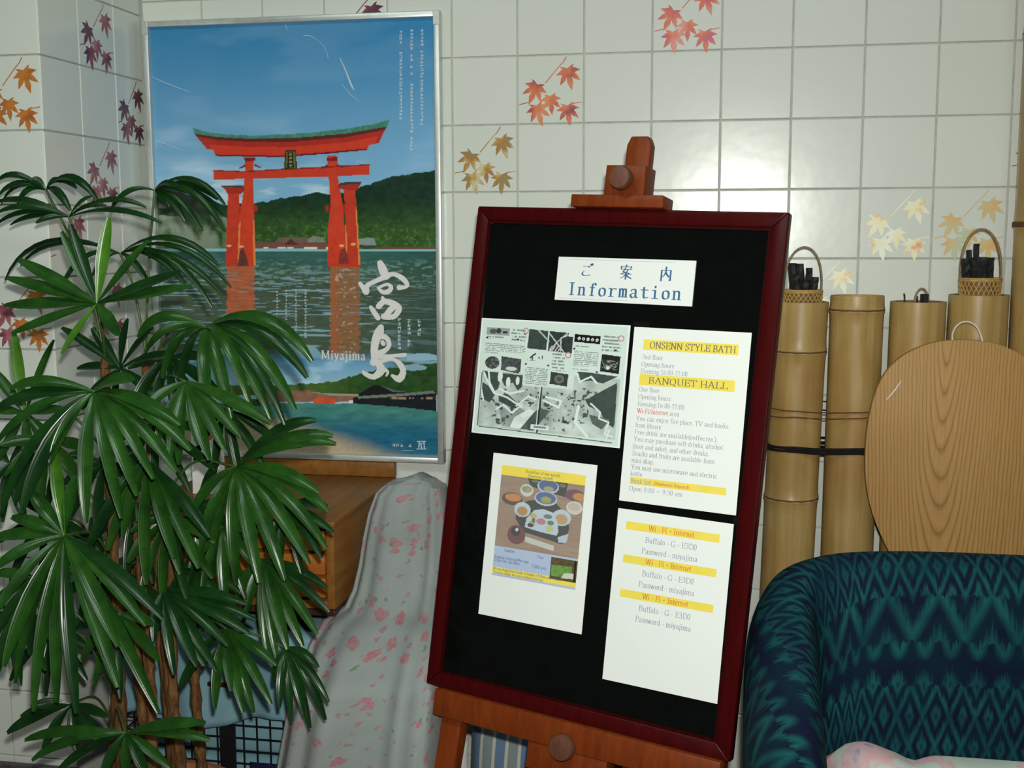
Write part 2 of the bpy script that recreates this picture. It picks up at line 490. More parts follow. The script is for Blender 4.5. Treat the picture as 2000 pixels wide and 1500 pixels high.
G('R', 6.2, '|1.4,0,7', '~1.4,7 4,7 5,5.3 4,3.7 1.4,3.6', '3.2,3.7 5.6,0', '-5,6.4,0')
G('S', 5.2, '~4.4,5.8 3.6,7 2.2,7 1,5.7 1.6,4.4 3.6,3.2 4.3,1.6 3,0 1.6,0 .7,1.3')
G('T', 6.2, '|3,0,7', '-.6,5.6,7', '.6,7 .6,5.6', '5.6,7 5.6,5.6')
G('U', 6.8, '~1.4,7 1.4,2 2.2,.3 3.5,0 5,.5 5.5,2.2 5.5,7', '-.4,2.4,7', '-4.6,6.4,7')
G('V', 6.6, '.9,7 3.3,0', '5.6,7 3.3,0', '-.1,1.9,7', '-4.7,6.5,7')
G('W', 9.0, '.9,7 2.8,0', '4.5,7 2.8,0', '4.5,7 6.3,0', '8,7 6.3,0', '-0,1.8,7', '-7.2,8.9,7')
G('Y', 6.4, '.9,7 3.1,3.4', '5.3,7 3.1,3.4', '|3.1,0,3.4', '-.1,1.8,7', '-4.4,6.2,7')
G('a', 4.3, '~.9,3.6 1.6,4.6 2.7,4.5 3.1,3.4 3.1,1 3.5,.1 4.1,.3', '~3.1,2.7 1.2,2 .8,1 1.5,0 2.4,.2 3.1,1')
G('b', 4.7, '1.1,7 1.1,.2', '-.2,1.1,7', '~1.1,3.4 2.1,4.6 3.5,4.2 4,2.3 3.4,.4 2.2,0 1.1,.7')
G('c', 4.0, '~3.5,3.6 2.8,4.6 1.6,4.4 .8,3 .8,1.5 1.7,.1 2.7,.1 3.6,1')
G('d', 4.7, '!3.6,0,7', '-2.7,3.6,7', '-3.6,4.5,.1', '~3.6,3.6 2.6,4.6 1.3,4.2 .8,2.3 1.3,.4 2.4,0 3.6,.9')
G('e', 4.1, '~.8,2.6 3.5,2.6 3.2,4.1 2.1,4.6 1.1,3.9 .8,2.3 1.2,.7 2.2,0 3.5,.9')
G('f', 3.2, '~3.3,6.2 2.7,7 1.8,6.6 1.6,5 1.6,0', '-.5,2.8,4.6', '-.7,2.6,0')
G('g', 4.5, '~2.1,4.6 .9,3.9 .9,2.6 2,1.8 3.2,2.5 3.2,3.9 2.1,4.6', '~1.4,1.9 .9,1 2,.4 3.6,.2 4,-.9 2.4,-2 .8,-1.5 .8,-.6 1.4,.3', '-3.1,4.3,4.4')
G('h', 4.9, '|1.1,0,7', '~1.1,3.5 2.2,4.6 3.3,4.3 3.6,3.2 3.6,0', '-2.8,4.5,0')
G('i', 2.6, '!1.3,0,4.6', '-.4,1.3,4.6', '-.4,2.2,0', '1.3,6.1 1.3,6.9')
G('j', 2.7, '~1.5,4.6 1.5,-.6 1,-1.9 .1,-1.8', '-.5,1.5,4.6', '1.5,6.1 1.5,6.9')
G('k', 4.8, '|1.1,0,7', '3.7,4.6 1.2,2.2', '2,2.9 4.1,0', '-3.2,4.7,0', '-2.8,4.4,4.6')
G('l', 2.6, '!1.3,0,7', '-.4,1.3,7', '-.4,2.2,0')
G('m', 7.4, '!1.1,0,4.6', '-.2,1.1,4.6', '~1.1,3.5 2.1,4.6 3.2,4.4 3.6,3.2 3.6,0', '~3.6,3.5 4.6,4.6 5.7,4.4 6.1,3.2 6.1,0', '-.2,2,0', '-2.8,4.4,0', '-5.3,7,0')
G('n', 4.9, '!1.1,0,4.6', '-.2,1.1,4.6', '~1.1,3.5 2.2,4.6 3.3,4.3 3.6,3.2 3.6,0', '-.2,2,0', '-2.8,4.5,0')
G('o', 4.6, '~2.2,4.6 1.1,4 .8,2.3 1.1,.6 2.2,0 3.4,.6 3.7,2.3 3.4,4 2.2,4.6')
G('p', 4.7, '!1.1,-2,4.6', '-.2,1.1,4.6', '-.2,2.1,-2', '~1.1,3.4 2.1,4.6 3.5,4.2 4,2.3 3.4,.4 2.2,0 1.1,.7')
G('q', 4.7, '!3.6,-2,4.6', '-2.7,4.6,-2', '~3.6,3.6 2.6,4.6 1.3,4.2 .8,2.3 1.3,.4 2.4,0 3.6,.9')
G('r', 3.4, '!1.1,0,4.6', '-.2,1.1,4.6', '-.2,2.1,0', '~1.1,3.2 2,4.5 3.1,4.3')
G('s', 3.6, '~3,3.7 2.4,4.6 1.4,4.5 .9,3.5 1.6,2.7 2.7,2 3.1,1 2.2,0 1.3,.1 .6,1')
G('t', 2.9, '~1.3,6 1.3,1.2 1.7,.1 2.7,.5', '-.3,2.6,4.6')
G('u', 4.9, '~1.1,4.6 1.1,1.2 1.6,.1 2.6,.2 3.6,1.2', '!3.6,0,4.6', '-.2,1.1,4.6', '-2.8,3.6,4.6', '-3.6,4.6,0')
G('v', 4.5, '.7,4.6 2.3,0', '3.8,4.6 2.3,0', '-0,1.5,4.6', '-3.1,4.5,4.6')
G('w', 6.6, '.7,4.6 2.1,0', '3.4,4.6 2.1,0', '3.4,4.6 4.7,0', '6,4.6 4.7,0', '-0,1.4,4.6', '-5.3,6.6,4.6')
G('y', 4.5, '.7,4.6 2.3,.2', '3.8,4.6 2.3,.2 1.4,-1.8 .6,-1.7', '-0,1.5,4.6', '-3.1,4.5,4.6')
G('0', 4.6, '~2.2,7 1,6 .8,3.5 1,1 2.2,0 3.4,1 3.7,3.5 3.4,6 2.2,7')
G('1', 4.6, '|2.3,0,7', '1.2,6.2 2.3,7')
G('2', 4.6, '~.8,5.5 1.4,6.8 2.6,6.9 3.4,5.5 2.8,3.6 .8,.2', '-.8,3.9,.1')
G('3', 4.6, '~.9,6 1.8,7 3.1,6.6 3.1,4.5 1.9,3.8', '~1.9,3.8 3.4,3.2 3.6,1.2 2.2,0 .8,.6')
G('6', 4.6, '~3.6,6.8 1.6,5.6 .8,3 1,1 2.2,0 3.4,.8 3.6,2.5 2.7,3.9 1.5,3.7 .9,2.6')
G('8', 4.6, '~2.2,3.8 1,5 1.2,6.6 2.2,7 3.3,6.5 3.4,5 2.2,3.8 .9,2.4 .9,.9 2.2,0 3.6,.8 3.6,2.3 2.2,3.8')
G('9', 4.6, '~.9,.2 2.8,1.5 3.6,4 3.4,6 2.2,7 1,6.2 .9,4.5 1.8,3.2 2.9,3.5 3.5,4.6')
G(',', 2.2, '1,.5 .7,-1.2'); G('.', 2.2, '1,0 1,.7'); G(':', 2.4, '1.2,0 1.2,.7', '1.2,3.6 1.2,4.3')
G('(', 3.0, '~2.4,7.2 1.1,5 1.1,1 2.4,-1.5'); G(')', 3.0, '~.6,7.2 1.9,5 1.9,1 .6,-1.5')
G('-', 3.0, '-.5,2.5,2.5', '-.5,2.5,2.3'); G('/', 3.0, '.3,0 2.6,7'); G('~', 6.4, '~.8,2.6 2,3.7 4,2.6 5.4,3.7'); G('*', 4.6, '2.3,2.3 2.3,3.7', '1.9,2.5 1.9,3.5', '2.7,2.5 2.7,3.5'); G(' ', 2.6)
# Japanese characters of the sign, in the same pen, 10 units tall
G('go', 10, '~1.8,8 4.6,8.2 7,8 6.2,7.1', '~2.7,4.3 1.4,3 1.8,1.4 4.6,1 8.2,1.5', '8,9.9 8.6,8.8', '9.2,10.3 9.8,9.2')
G('an', 10, '5,10.2 5,9.2', '1,9 .9,7.6', '-1,9.2,8.9', '9.2,9 8.5,7.7', '~4.6,8.3 3.6,6.4 2.8,5.2 5,4.6 7.6,3.9', '~6.6,7 5.6,5.3 3.6,4.3 1.3,3.9', '-.7,9.4,6.9', '-.6,9.5,3.3', '5,4.6 5,-.4', '~4.9,3.2 3.2,1.5 .6,.3', '~5.1,3.2 6.8,1.5 9.5,.3')
G('nai', 10, '1.6,7.5 1.6,-.3', '-1.6,8.7,7.5', '8.7,7.5 8.7,.3 7.5,.5', '~5,10 4.9,7 4.2,4.6 2.7,2.8', '~5,5.8 6.1,4.2 7.5,2.8')
LIFT = {'n': Vector((0, -1, 0)), 'k': 0}
def lift():                                     # strokes lie over one another like layers of ink
    LIFT['k'] = (LIFT['k'] + 1) % 200
    return LIFT['n'] * (1.5e-6 * LIFT['k'])
NIB = Vector((math.cos(0.33), math.sin(0.33), 0))
def pen(mb, pts, wid, place, mi=0, hair=0.33):
    """flat ribbon along 2D points, broad where the stroke runs down and thin where it runs across"""
    for a, b in zip(pts[:-1], pts[1:]):
        d = (b - a)
        if d.length < 1e-6: continue
        d.normalize()
        c = abs(d.x * NIB.y - d.y * NIB.x)
        w = 0.5 * wid * max(hair, c)
        n = Vector((-d.y, d.x, 0)) * w
        e = d * (0.18 * wid)
        o = lift()
        mb.add([place(p) + o for p in (a - e - n, b + e - n, b + e + n, a - e + n)], [(0, 1, 2, 3)], mi)
def write(mb, text, x, y, size, place, mi=0, weight=0.95, track=0.0, width=None, align='l', stretch=1.0):
    """size = cap height; place maps local (x, y) to a world point"""
    sc = size / 7.0
    toks = text if isinstance(text, list) else list(text)
    sx = sc * stretch
    tot = sum(GLY[c][0] + track for c in toks)
    if width: sx = width / tot
    if align == 'c': x -= tot * sx / 2
    for c in toks:
        adv, st = GLY[c]
        for q in st:
            if q[0] in '|!':
                px, y0, y1 = [float(k) for k in q[1:].split(',')]
                P = [(px, y0), (px, y1)]
                if q[0] == '|':
                    for yy in (y0, y1):
                        pen(mb, [Vector((x + (px - 1.1) * sx, y + yy * sc, 0)), Vector((x + (px + 1.1) * sx, y + yy * sc, 0))], weight * sc, place, mi)
            elif q[0] == '-':
                x0, x1, yy = [float(k) for k in q[1:].split(',')]
                P = [(x0, yy), (x1, yy)]
            else:
                P = [tuple(float(k) for k in s.split(',')) for s in q.lstrip('~').split(' ')]
                if q[0] == '~':
                    P = [(p.x, p.y) for p in catmull([(a, b, 0) for a, b in P], 4)]
            pen(mb, [Vector((x + a * sx, y + b * sc, 0)) for a, b in P], weight * sc, place, mi)
        x += (adv + track) * sx
def brush(mb, pts, place, mi=0):
    """round brush through (x, y, width) points given in pixels"""
    p = catmull(pts, 5)
    for a, b in zip(p[:-1], p[1:]):
        d = Vector((b.x - a.x, b.y - a.y, 0))
        if d.length < 1e-6: continue
        d.normalize(); n = Vector((-d.y, d.x, 0))
        A = Vector((a.x, a.y, 0)); B = Vector((b.x, b.y, 0))
        o = lift()
        mb.add([place(q) + o for q in (A - n * a.z / 2, B - n * b.z / 2, B + n * b.z / 2, A + n * a.z / 2)], [(0, 1, 2, 3)], mi)
    for a in p[::2] + [p[-1]]:
        c = [Vector((a.x + a.z / 2 * math.cos(k * math.pi / 5), a.y + a.z / 2 * math.sin(k * math.pi / 5), 0)) for k in range(10)]
        o = lift()
        mb.add([place(q) + o for q in c], [tuple(range(10))], mi)

# ------------------------------------------------------------------ painted prints (colour attribute on a fine grid)
def vnoise(x, y, seed=0, octaves=4, pers=0.5):
    rs = np.random.RandomState(seed); T = rs.rand(256, 256); tot = 0; amp = 1; nrm = 0
    for o in range(octaves):
        X = x * 2 ** o + 17.3 * o; Y = y * 2 ** o + 5.1 * o
        i = np.floor(X).astype(int); j = np.floor(Y).astype(int); fx = X - i; fy = Y - j
        fx = fx * fx * (3 - 2 * fx); fy = fy * fy * (3 - 2 * fy)
        g = lambda a, b: T[(a) % 256, (b) % 256]
        tot = tot + amp * ((g(i, j) * (1 - fx) + g(i + 1, j) * fx) * (1 - fy) + (g(i, j + 1) * (1 - fx) + g(i + 1, j + 1) * fx) * fy)
        nrm += amp; amp *= pers
    return tot / nrm
def inpoly(x, y, P):
    r = np.zeros(x.shape, bool); n = len(P)
    for i in range(n):
        x0, y0 = P[i]; x1, y1 = P[(i + 1) % n]
        if y0 == y1: continue
        c = ((y0 > y) != (y1 > y)) & (x < (x1 - x0) * (y - y0) / (y1 - y0) + x0)
        r ^= c
    return r
def nearline(x, y, P, w):
    m = np.zeros(x.shape, bool)
    for (x0, y0), (x1, y1) in zip(P[:-1], P[1:]):
        dx, dy = x1 - x0, y1 - y0
        t = np.clip(((x - x0) * dx + (y - y0) * dy) / (dx * dx + dy * dy + 1e-9), 0, 1)
        m |= (x - x0 - t * dx) ** 2 + (y - y0 - t * dy) ** 2 < w * w
    return m
def sm(a, b, x):
    t = np.clip((x - a) / (b - a), 0, 1); return t * t * (3 - 2 * t)
class Paint:
    def __init__(self, x, y, bgc):
        self.x = x; self.y = y
        self.c = np.tile(np.array(lin(bgc)), (len(x), 1))
    def over(self, mask, col):
        m = np.asarray(mask, float)[:, None]
        col = np.array(lin(col)) if isinstance(col, tuple) else col
        self.c = self.c * (1 - m) + col * m
    def poly(self, P, col, tex=0.0, sc=20, seed=1):
        m = inpoly(self.x, self.y, P).astype(float)
        cc = np.tile(np.array(lin(col)), (len(self.x), 1))
        if tex:
            cc = cc * (1 + tex * (vnoise(self.x / sc, self.y / sc, seed) - 0.5)[:, None] * 2)
        self.over(m, cc)
    def ell(self, cx, cy, rx, ry, col):
        self.over((((self.x - cx) / rx) ** 2 + ((self.y - cy) / ry) ** 2 < 1), col)
    def rect(self, x0, y0, x1, y1, col):
        self.over((self.x > x0) & (self.x < x1) & (self.y > y0) & (self.y < y1), col)
    def line(self, P, w, col):
        self.over(nearline(self.x, self.y, P, w), col)
def print_grid(name, nx, ny, place, colors, parent, mat='printed_picture', gain=1.0):
    """grid of nx x ny points; place(s, t) for s, t in 0..1; colors (ny*nx, 3) linear"""
    org = ORG[parent]
    o0 = place(0, 0) - org; ex = place(1, 0) - place(0, 0); ey = place(0, 1) - place(0, 0)
    s, t = np.meshgrid(np.linspace(0, 1, nx), np.linspace(0, 1, ny))
    P = np.array(o0)[None] + s.ravel()[:, None] * np.array(ex) + t.ravel()[:, None] * np.array(ey)
    idx = np.arange(nx * ny).reshape(ny, nx)
    q = np.stack([idx[1:, :-1], idx[1:, 1:], idx[:-1, 1:], idx[:-1, :-1]], -1).reshape(-1, 4)
    me = bpy.data.meshes.new(name)
    me.vertices.add(nx * ny); me.vertices.foreach_set('co', P.astype(np.float32).ravel())
    me.loops.add(q.size); me.loops.foreach_set('vertex_index', q.astype(np.int32).ravel())
    me.polygons.add(len(q)); me.polygons.foreach_set('loop_start', np.arange(0, q.size, 4, dtype=np.int32))
    me.update(calc_edges=True)
    a = me.color_attributes.new('print', 'FLOAT_COLOR', 'POINT')
    c = np.ones((nx * ny, 4), np.float32); c[:, :3] = np.clip(colors * gain, 0.0, 0.85)
    a.data.foreach_set('color', c.ravel())
    me.materials.append(M[mat])
    o = bpy.data.objects.new(name, me); link(o, parent); ORG[o] = org
    return o
# ------------------------------------------------------------------ structure: floor, walls of tiles
TS = 0.15
Z0 = 1.85                                       # height of the tile joint called row 0
XP, YP = -0.754, -0.43                         # inner face and front face of the projecting pier
mb = MB().box((-2.2, -5.5, -0.05), (3.2, 0.02, 0.0))
floor = build(mb, 'floor', 'floor_wood', kind='structure')
mb = MB().box((XP - 0.02, 0.0045, 0.0), (2.4, 0.12, 2.45))
wall_back = build(mb, 'wall_back', 'grout', kind='structure')
mb = MB().box((-1.75, YP + 0.0045, 0.0), (XP - 0.0045, 0.12, 2.45))
wall_left = build(mb, 'wall_left', 'grout', kind='structure')
mb = MB().box((-1.75, YP - 0.014, 0.0), (XP + 0.012, YP - 0.0005, 0.305))
build(mb, 'baseboard_left', 'skirting_stone', bevel=0.003, kind='structure')

def tile_mesh(w, h):
    g = 0.0036
    bm = bmesh.new()
    bmesh.ops.create_cube(bm, size=1.0)
    for q in bm.verts:
        q.co = Vector((q.co.x * (w - g), 0.003 + q.co.y * 0.006, q.co.z * (h - g)))
    es = [e for e in bm.edges if all(q.co.y < 0.001 for q in e.verts)]
    bmesh.ops.bevel(bm, geom=es, offset=0.0014, segments=2, affect='EDGES', profile=0.5)
    me = bpy.data.meshes.new('tile'); bm.to_mesh(me); bm.free()
    me.materials.append(M['tile_glaze'])
    me.shade_smooth(); me.set_sharp_from_angle(angle=math.radians(20))
    return me
TM = tile_mesh(TS, TS)
TM_CUT = tile_mesh(0.1285, TS)
TILES = {}
rnd = random.Random(3)
def put_tile(key, me, loc, rz, parent):
    o = bpy.data.objects.new('tile', me)
    o.location = loc
    o.rotation_euler = (rnd.uniform(-0.0025, 0.0025), 0, rz + rnd.uniform(-0.0025, 0.0025))
    link(o, parent); TILES[key] = o; ORG[o] = Vector(loc)
for j in range(-3, 12):
    zc = Z0 - (j + 0.5) * TS
    for i in range(-5, 14):
        put_tile(('b', i, j), TM, ((i + 0.5) * TS, 0.0, zc), 0.0, wall_back)
    zc -= 0.032
    for k in range(4):
        put_tile(('f', k, j), TM, (XP - (k + 0.5) * TS, YP, zc), 0.0, wall_left)
    put_tile(('s', 0, j), TM, (XP, YP + 0.5 * TS, zc), math.pi / 2, wall_left)
    put_tile(('s', 1, j), TM, (XP, YP + 1.5 * TS, zc), math.pi / 2, wall_left)
    put_tile(('s', 2, j), TM_CUT, (XP, YP + 2 * TS + 0.065, zc), math.pi / 2, wall_left)

def maple_leaf(mb, cx, cz, r, ang, y, mi=0):
    """seven pointed lobes around a stalk point; ang = direction of the long middle lobe"""
    lobes = [(-125, 0.50), (-82, 0.72), (-40, 0.92), (0, 1.12), (40, 0.92), (82, 0.72), (125, 0.50)]
    pts = []
    for k, (a, l) in enumerate(lobes):
        w = math.radians(a) + ang
        for da, q in ((-14, 0.62), (0, 1.0), (14, 0.62)):
            ww = w + math.radians(da)
            pts.append((cx + r * l * q * math.cos(ww), cz + r * l * q * math.sin(ww)))
        if k < 6:
            ww = math.radians((a + lobes[k + 1][0]) / 2) + ang
            pts.append((cx + r * 0.40 * math.cos(ww), cz + r * 0.40 * math.sin(ww)))
    pts.append((cx - r * 0.12 * math.cos(ang), cz - r * 0.12 * math.sin(ang)))
    n = len(pts)
    mb.add([Vector((cx, y, cz))] + [Vector((a, y, b)) for a, b in pts], [(0, i + 1, (i + 1) % n + 1) for i in range(n)], mi)
SPRAY = [(0.77, 0.27, 0.205, -75), (0.28, 0.50, 0.20, -120), (0.50, 0.68, 0.175, -85), (0.29, 0.82, 0.20, -80), (0.77, 0.83, 0.19, -88)]
def decal(key, mat, which=(0, 1, 2, 3, 4), mats=None, width=TS, stems=True):
    tl = TILES[key]
    mb = MB(); y = -0.00035
    S = TS - 0.006
    fx = lambda a: (a - 0.5) * S * (width / TS); fz = lambda b: (0.5 - b) * S
    rr = random.Random(str(key))
    for n, k in enumerate(which):
        a, b, r, an = SPRAY[k]
        maple_leaf(mb, fx(a), fz(b) + 0.05 * S, 1.36 * r * S, math.radians(an + rr.uniform(-6, 6)), y - 0.00004 * n, (k % 2) if mats else 0)
    if stems:
        def stem(P, w):
            for (a, b), (c, d) in zip(P[:-1], P[1:]):
                A = Vector((fx(a), 0, fz(b))); B = Vector((fx(c), 0, fz(d)))
                n = (B - A).normalized().cross(Vector((0, 1, 0))) * w
                mb.add([Vector((q.x, y + 0.0001, q.z)) for q in (A - n, B - n, B + n, A + n)], [(0, 1, 2, 3)], 0)
        stem([(0.75, 0.01), (0.70, 0.09), (0.62, 0.17), (0.42, 0.40)], 0.0011)
        stem([(0.01, 0.72), (0.15, 0.69)], 0.0010); stem([(0.85, 0.72), (0.99, 0.70)], 0.0010)
    me = bpy.data.meshes.new('maple_print')
    me.from_pydata([tuple(q) for q in mb.v], [], mb.f)
    for q in (mats or [mat]): me.materials.append(M[q])
    me.polygons.foreach_set('material_index', mb.m)
    me.update()
    o = bpy.data.objects.new('maple_print', me)
    link(o, tl)
decal(('b', 1, 0), 'maple_orange')
decal(('b', 0, 1), 'maple_olive')
decal(('b', 3, -1), 'maple_red')
decal(('b', 6, 2), None, mats=['maple_flash_gold', 'maple_flash_gold'])
decal(('b', 7, 2), 'maple_amber')
decal(('b', 5, 3), 'maple_flash_gold')
decal(('b', -2, -1), 'maple_purple')
decal(('b', 8, 1), 'maple_rust')
decal(('b', 9, -1), 'maple_purple'); decal(('b', 8, -1), 'maple_purple', (4,), stems=False)
decal(('b', -5, 0), 'maple_purple')
decal(('s', 1, -1), None, mats=['maple_dusk', 'maple_purple'])
decal(('s', 2, 0), 'maple_purple', width=0.128)
decal(('s', 1, 1), 'maple_dusk')
decal(('s', 0, 2), 'maple_dusk', (0, 4)); decal(('s', 1, 3), 'maple_dusk')
decal(('f', 0, 0), 'maple_rust')
decal(('f', 0, 3), None, mats=['maple_rust', 'maple_dusk'])
decal(('f', 1, 4), 'maple_dusk')

# ------------------------------------------------------------------ framed poster on the wall
PX0, PX1, PZ0, PZ1, PY = -0.737, -0.0225, 0.923, 1.951, -0.028
poster = thing('framed_poster', ((PX0 + PX1) / 2, 0, PZ0), 'large framed poster of a red gate standing in the sea, hung on the tiles', 'poster')
RW = 0.0135
m_ = lambda: MB()
for nm, lo, hi in (('frame_rail', (PX0, PY, PZ0), (PX1, -0.0005, PZ0 + RW)), ('frame_rail', (PX0, PY, PZ1 - RW), (PX1, -0.0005, PZ1)),
                   ('frame_rail', (PX0, PY, PZ0 + RW), (PX0 + RW, -0.0005, PZ1 - RW)), ('frame_rail', (PX1 - RW, PY, PZ0 + RW), (PX1, -0.0005, PZ1 - RW))):
    build(MB().box(lo, hi), nm, 'aluminium', poster, bevel=0.0018, smooth=40)
for sx in (0, 1):
    for sz in (0, 1):
        mb = MB()
        X = PX1 + 0.0006 if sx else PX0 - 0.0006; Zc = PZ1 + 0.0006 if sz else PZ0 - 0.0006
        dx = -1 if sx else 1; dz = -1 if sz else 1
        xs = sorted((X, X + dx * 0.0145)); zs = sorted((Zc, Zc + dz * 0.032))
        mb.box((xs[0], PY - 0.0012, zs[0]), (xs[1], -0.006, zs[1]))
        build(mb, 'frame_corner', 'frame_corner' if sz == 0 else 'aluminium', poster, bevel=0.001)
build(MB().box((PX0 + 0.003, -0.0125, PZ0 + 0.003), (PX1 - 0.003, -0.003, PZ1 - 0.003)), 'backing_board', 'page_white', poster)
IX0, IX1, IZ0, IZ1 = PX0 + RW - 0.002, PX1 - RW + 0.002, PZ0 + RW - 0.002, PZ1 - RW + 0.002
YPR = -0.0138
pp = lambda s, t: Vector((IX0 + (IX1 - IX0) * s, YPR, IZ1 + (IZ0 - IZ1) * t))
NX, NY = 400, 580
ss, tt = np.meshgrid(np.linspace(0, 1, NX), np.linspace(0, 1, NY))
P3 = np.stack([IX0 + (IX1 - IX0) * ss.ravel(), np.full(ss.size, YPR), IZ1 + (IZ0 - IZ1) * tt.ravel()], -1)
u, v = project(P3)
pt = Paint(u, v, (60, 125, 180))
L3 = lambda c: np.array(lin(c))[None]
# sky
k = sm(20, 400, v)[:, None]
sky = L3((46, 116, 158)) * (1 - k) + L3((112, 156, 184)) * k
cl = sm(0.48, 0.78, vnoise(u / 170 + v / 300, v / 60, 3)) * (0.25 + 0.55 * sm(150, 380, v)) * (0.55 + 0.45 * sm(700, 330, u))
sky = sky * (1 - cl[:, None] * 0.55) + L3((172, 192, 208)) * cl[:, None] * 0.55
cl2 = sm(0.5, 0.7, vnoise(u / 90, v / 22, 9)) * sm(290, 380, v)
sky = sky * (1 - cl2[:, None] * 0.6) + L3((190, 205, 212)) * cl2[:, None] * 0.6
pt.c = sky
# wooded mountain
ridge = np.interp(u, [280, 330, 380, 440, 497, 520, 543, 570, 597, 620, 640, 670, 703, 725, 747, 775, 800, 825, 847, 860], [372, 366, 384, 400, 396, 394, 388, 385, 380, 376, 378, 376, 366, 360, 350, 343, 340, 337, 333, 330])
ridge = ridge + 5 * (vnoise(u / 9, u * 0, 5) - 0.5)
n1 = vnoise(u / 11, v / 8, 6); n2 = vnoise(u / 5, v / 4, 8, 3)
mm = ((v > ridge) & (v < 486)).astype(float)
lowk = sm(380, 470, v)[:, None]
gr = (L3((20, 46, 32)) * (1 - lowk) + L3((48, 78, 34)) * lowk) * (0.55 + 0.9 * n1[:, None]) 
gr = gr + L3((70, 100, 40)) * (sm(0.58, 0.75, n2) * sm(400, 470, v))[:, None] * 0.6
pt.over(mm, gr)
# pale cliff at the left
rk = ((u < 445) & (v > 418 + 10 * vnoise(u / 20, v / 20, 2)) & (v < 488)).astype(float) * sm(0.35, 0.6, vnoise(u / 30, v / 60, 12))
pt.over(rk * 0.8, (122, 132, 118))
# shrine roofs by the water
pt.poly([(538, 474), (543, 464), (598, 464), (604, 474)], (104, 82, 74), 0.2, 6)
pt.rect(500, 475, 640, 486, (112, 70, 58)); pt.rect(500, 473, 640, 477, (92, 72, 64))
pt.poly([(556, 478), (568, 466), (582, 478)], (78, 44, 40))
pt.over((v > 482) & (v < 488) & (u > 515) & (u < 640) & (vnoise(u / 8, v * 0, 4, 1) > 0.5), (196, 190, 180))
pt.poly([(600, 468), (612, 460), (632, 464), (636, 474), (602, 474)], (110, 116, 98), 0.3, 5)
pt.poly([(700, 478), (702, 466), (730, 464), (736, 480)], (118, 134, 130), 0.2, 6)
pt.rect(700, 479, 735, 484, (50, 60, 56))
pt.rect(735, 482, 850, 487, (98, 66, 50))
# sea
n3 = vnoise(u / 16, v / 4.5, 21); sd = sm(490, 560, v)[:, None]
sea = (L3((48, 88, 82)) * (1 - sd) + L3((66, 80, 64)) * sd) * (0.7 + 0.6 * n3[:, None])
right = sm(700, 850, u)[:, None]
sea = sea * (1 - right * 0.45) + L3((26, 62, 58)) * right * 0.45
pt.over((v > 487), sea)
pt.over((v > 486) & (v < 491), (120, 165, 170))
big = sm(520, 700, v)
wv = vnoise(u / (26 + 40 * big), v / (4 + 7 * big), 33, 3)
fade = sm(505, 560, v) * (1 - 0.75 * sm(690, 790, u) * (v < 690))
pt.over(sm(0.60, 0.66, wv) * fade * (v < 745) * 0.85, (122, 158, 172))
pt.over(sm(0.62, 0.66, vnoise(u / 12, v / 3, 40, 2)) * sm(500, 520, v) * (v < 560) * 0.5, (110, 150, 140))
# columns' reflections
rip = 2.5 * np.sin(v / 2.3 + 3 * vnoise(u / 30, v / 12, 90)) * sm(520, 640, v)
def refl(x0, x1, y0, y1, col, al):
    m = ((u + rip > x0) & (u - rip < x1) & (v > y0) & (v < y1)).astype(float) * (0.65 + 0.35 * (vnoise(u / 14, v / 4, 55) > 0.42)) * al
    pt.over(m, col)
refl(443, 497, 515, 640, (164, 86, 52), 0.92)
refl(645, 703, 518, 700, (132, 92, 60), 0.9)
refl(645, 660, 520, 690, (160, 84, 48), 0.5)
pt.over(((v > 525) & (v < 700) & (u > 655) & (u < 695)) * sm(0.66, 0.74, vnoise(u / 7, v / 4, 61)) * 0.7, (180, 156, 130))
# second picture: sky, hill, pavilion and pier, shallows, sand
f2 = sm(682, 712, v + 8 * (vnoise(u / 40, v / 40, 70) - 0.5))
f2 = f2 * np.clip(1 - sm(735, 800, u) * (v < 742), 0, 1)
sk2 = L3((92, 142, 172)) * (1 - sm(700, 755, v)[:, None]) + L3((132, 166, 182)) * sm(700, 755, v)[:, None]
sk2 = sk2 + 0.12 * sm(0.5, 0.75, vnoise(u / 60, v / 18, 71))[:, None]
pt.over(f2, sk2)
hill = np.interp(u, [280, 560, 620, 660, 700, 740, 790, 860], [752, 752, 748, 744, 731, 722, 716, 708]) + 5 * (vnoise(u / 8, v * 0, 72) - 0.5)
hg = (L3((36, 66, 30)) * (0.5 + 1.1 * vnoise(u / 9, v / 6, 73)[:, None])) + L3((80, 104, 44)) * (sm(740, 600, u) * 0.4)[:, None]
pt.over((v > hill) & (v < 772), hg)
pt.over((v > 690) & (v < 704) & (u > 795) & (((u - 825) / 34) ** 2 + ((v - 700) / 10) ** 2 < 1), (132, 164, 182))
pt.ell(808, 718, 26, 6, (118, 152, 168))
pt.poly([(690, 776), (716, 760), (732, 751), (742, 752), (760, 760), (792, 766), (800, 776)], (22, 28, 26))
pt.poly([(742, 752), (770, 762), (792, 765), (768, 766)], (86, 96, 92))
pt.poly([(500, 771), (560, 763), (604, 762), (640, 771), (700, 770), (700, 785), (500, 785)], (126, 92, 76), 0.25, 7)
pt.poly([(605, 766), (650, 773), (700, 774), (700, 770), (640, 768)], (150, 136, 120))
pt.poly([(612, 785), (616, 776), (655, 778), (656, 787), (640, 791), (614, 790)], (188, 78, 44), 0.3, 5)
pt.poly([(690, 776), (790, 770), (852, 764), (852, 804), (780, 795), (690, 790)], (24, 28, 34), 0.3, 9)
pt.poly([(698, 774), (790, 768), (846, 763), (850, 768), (770, 775), (700, 779)], (104, 112, 106))
pt.over((v > 776) & (v < 779.5) & (u > 762) & (vnoise(u / 3, v * 0, 4, 1) > 0.4), (150, 120, 96))
pt.rect(682, 782, 689, 789, (206, 206, 200))
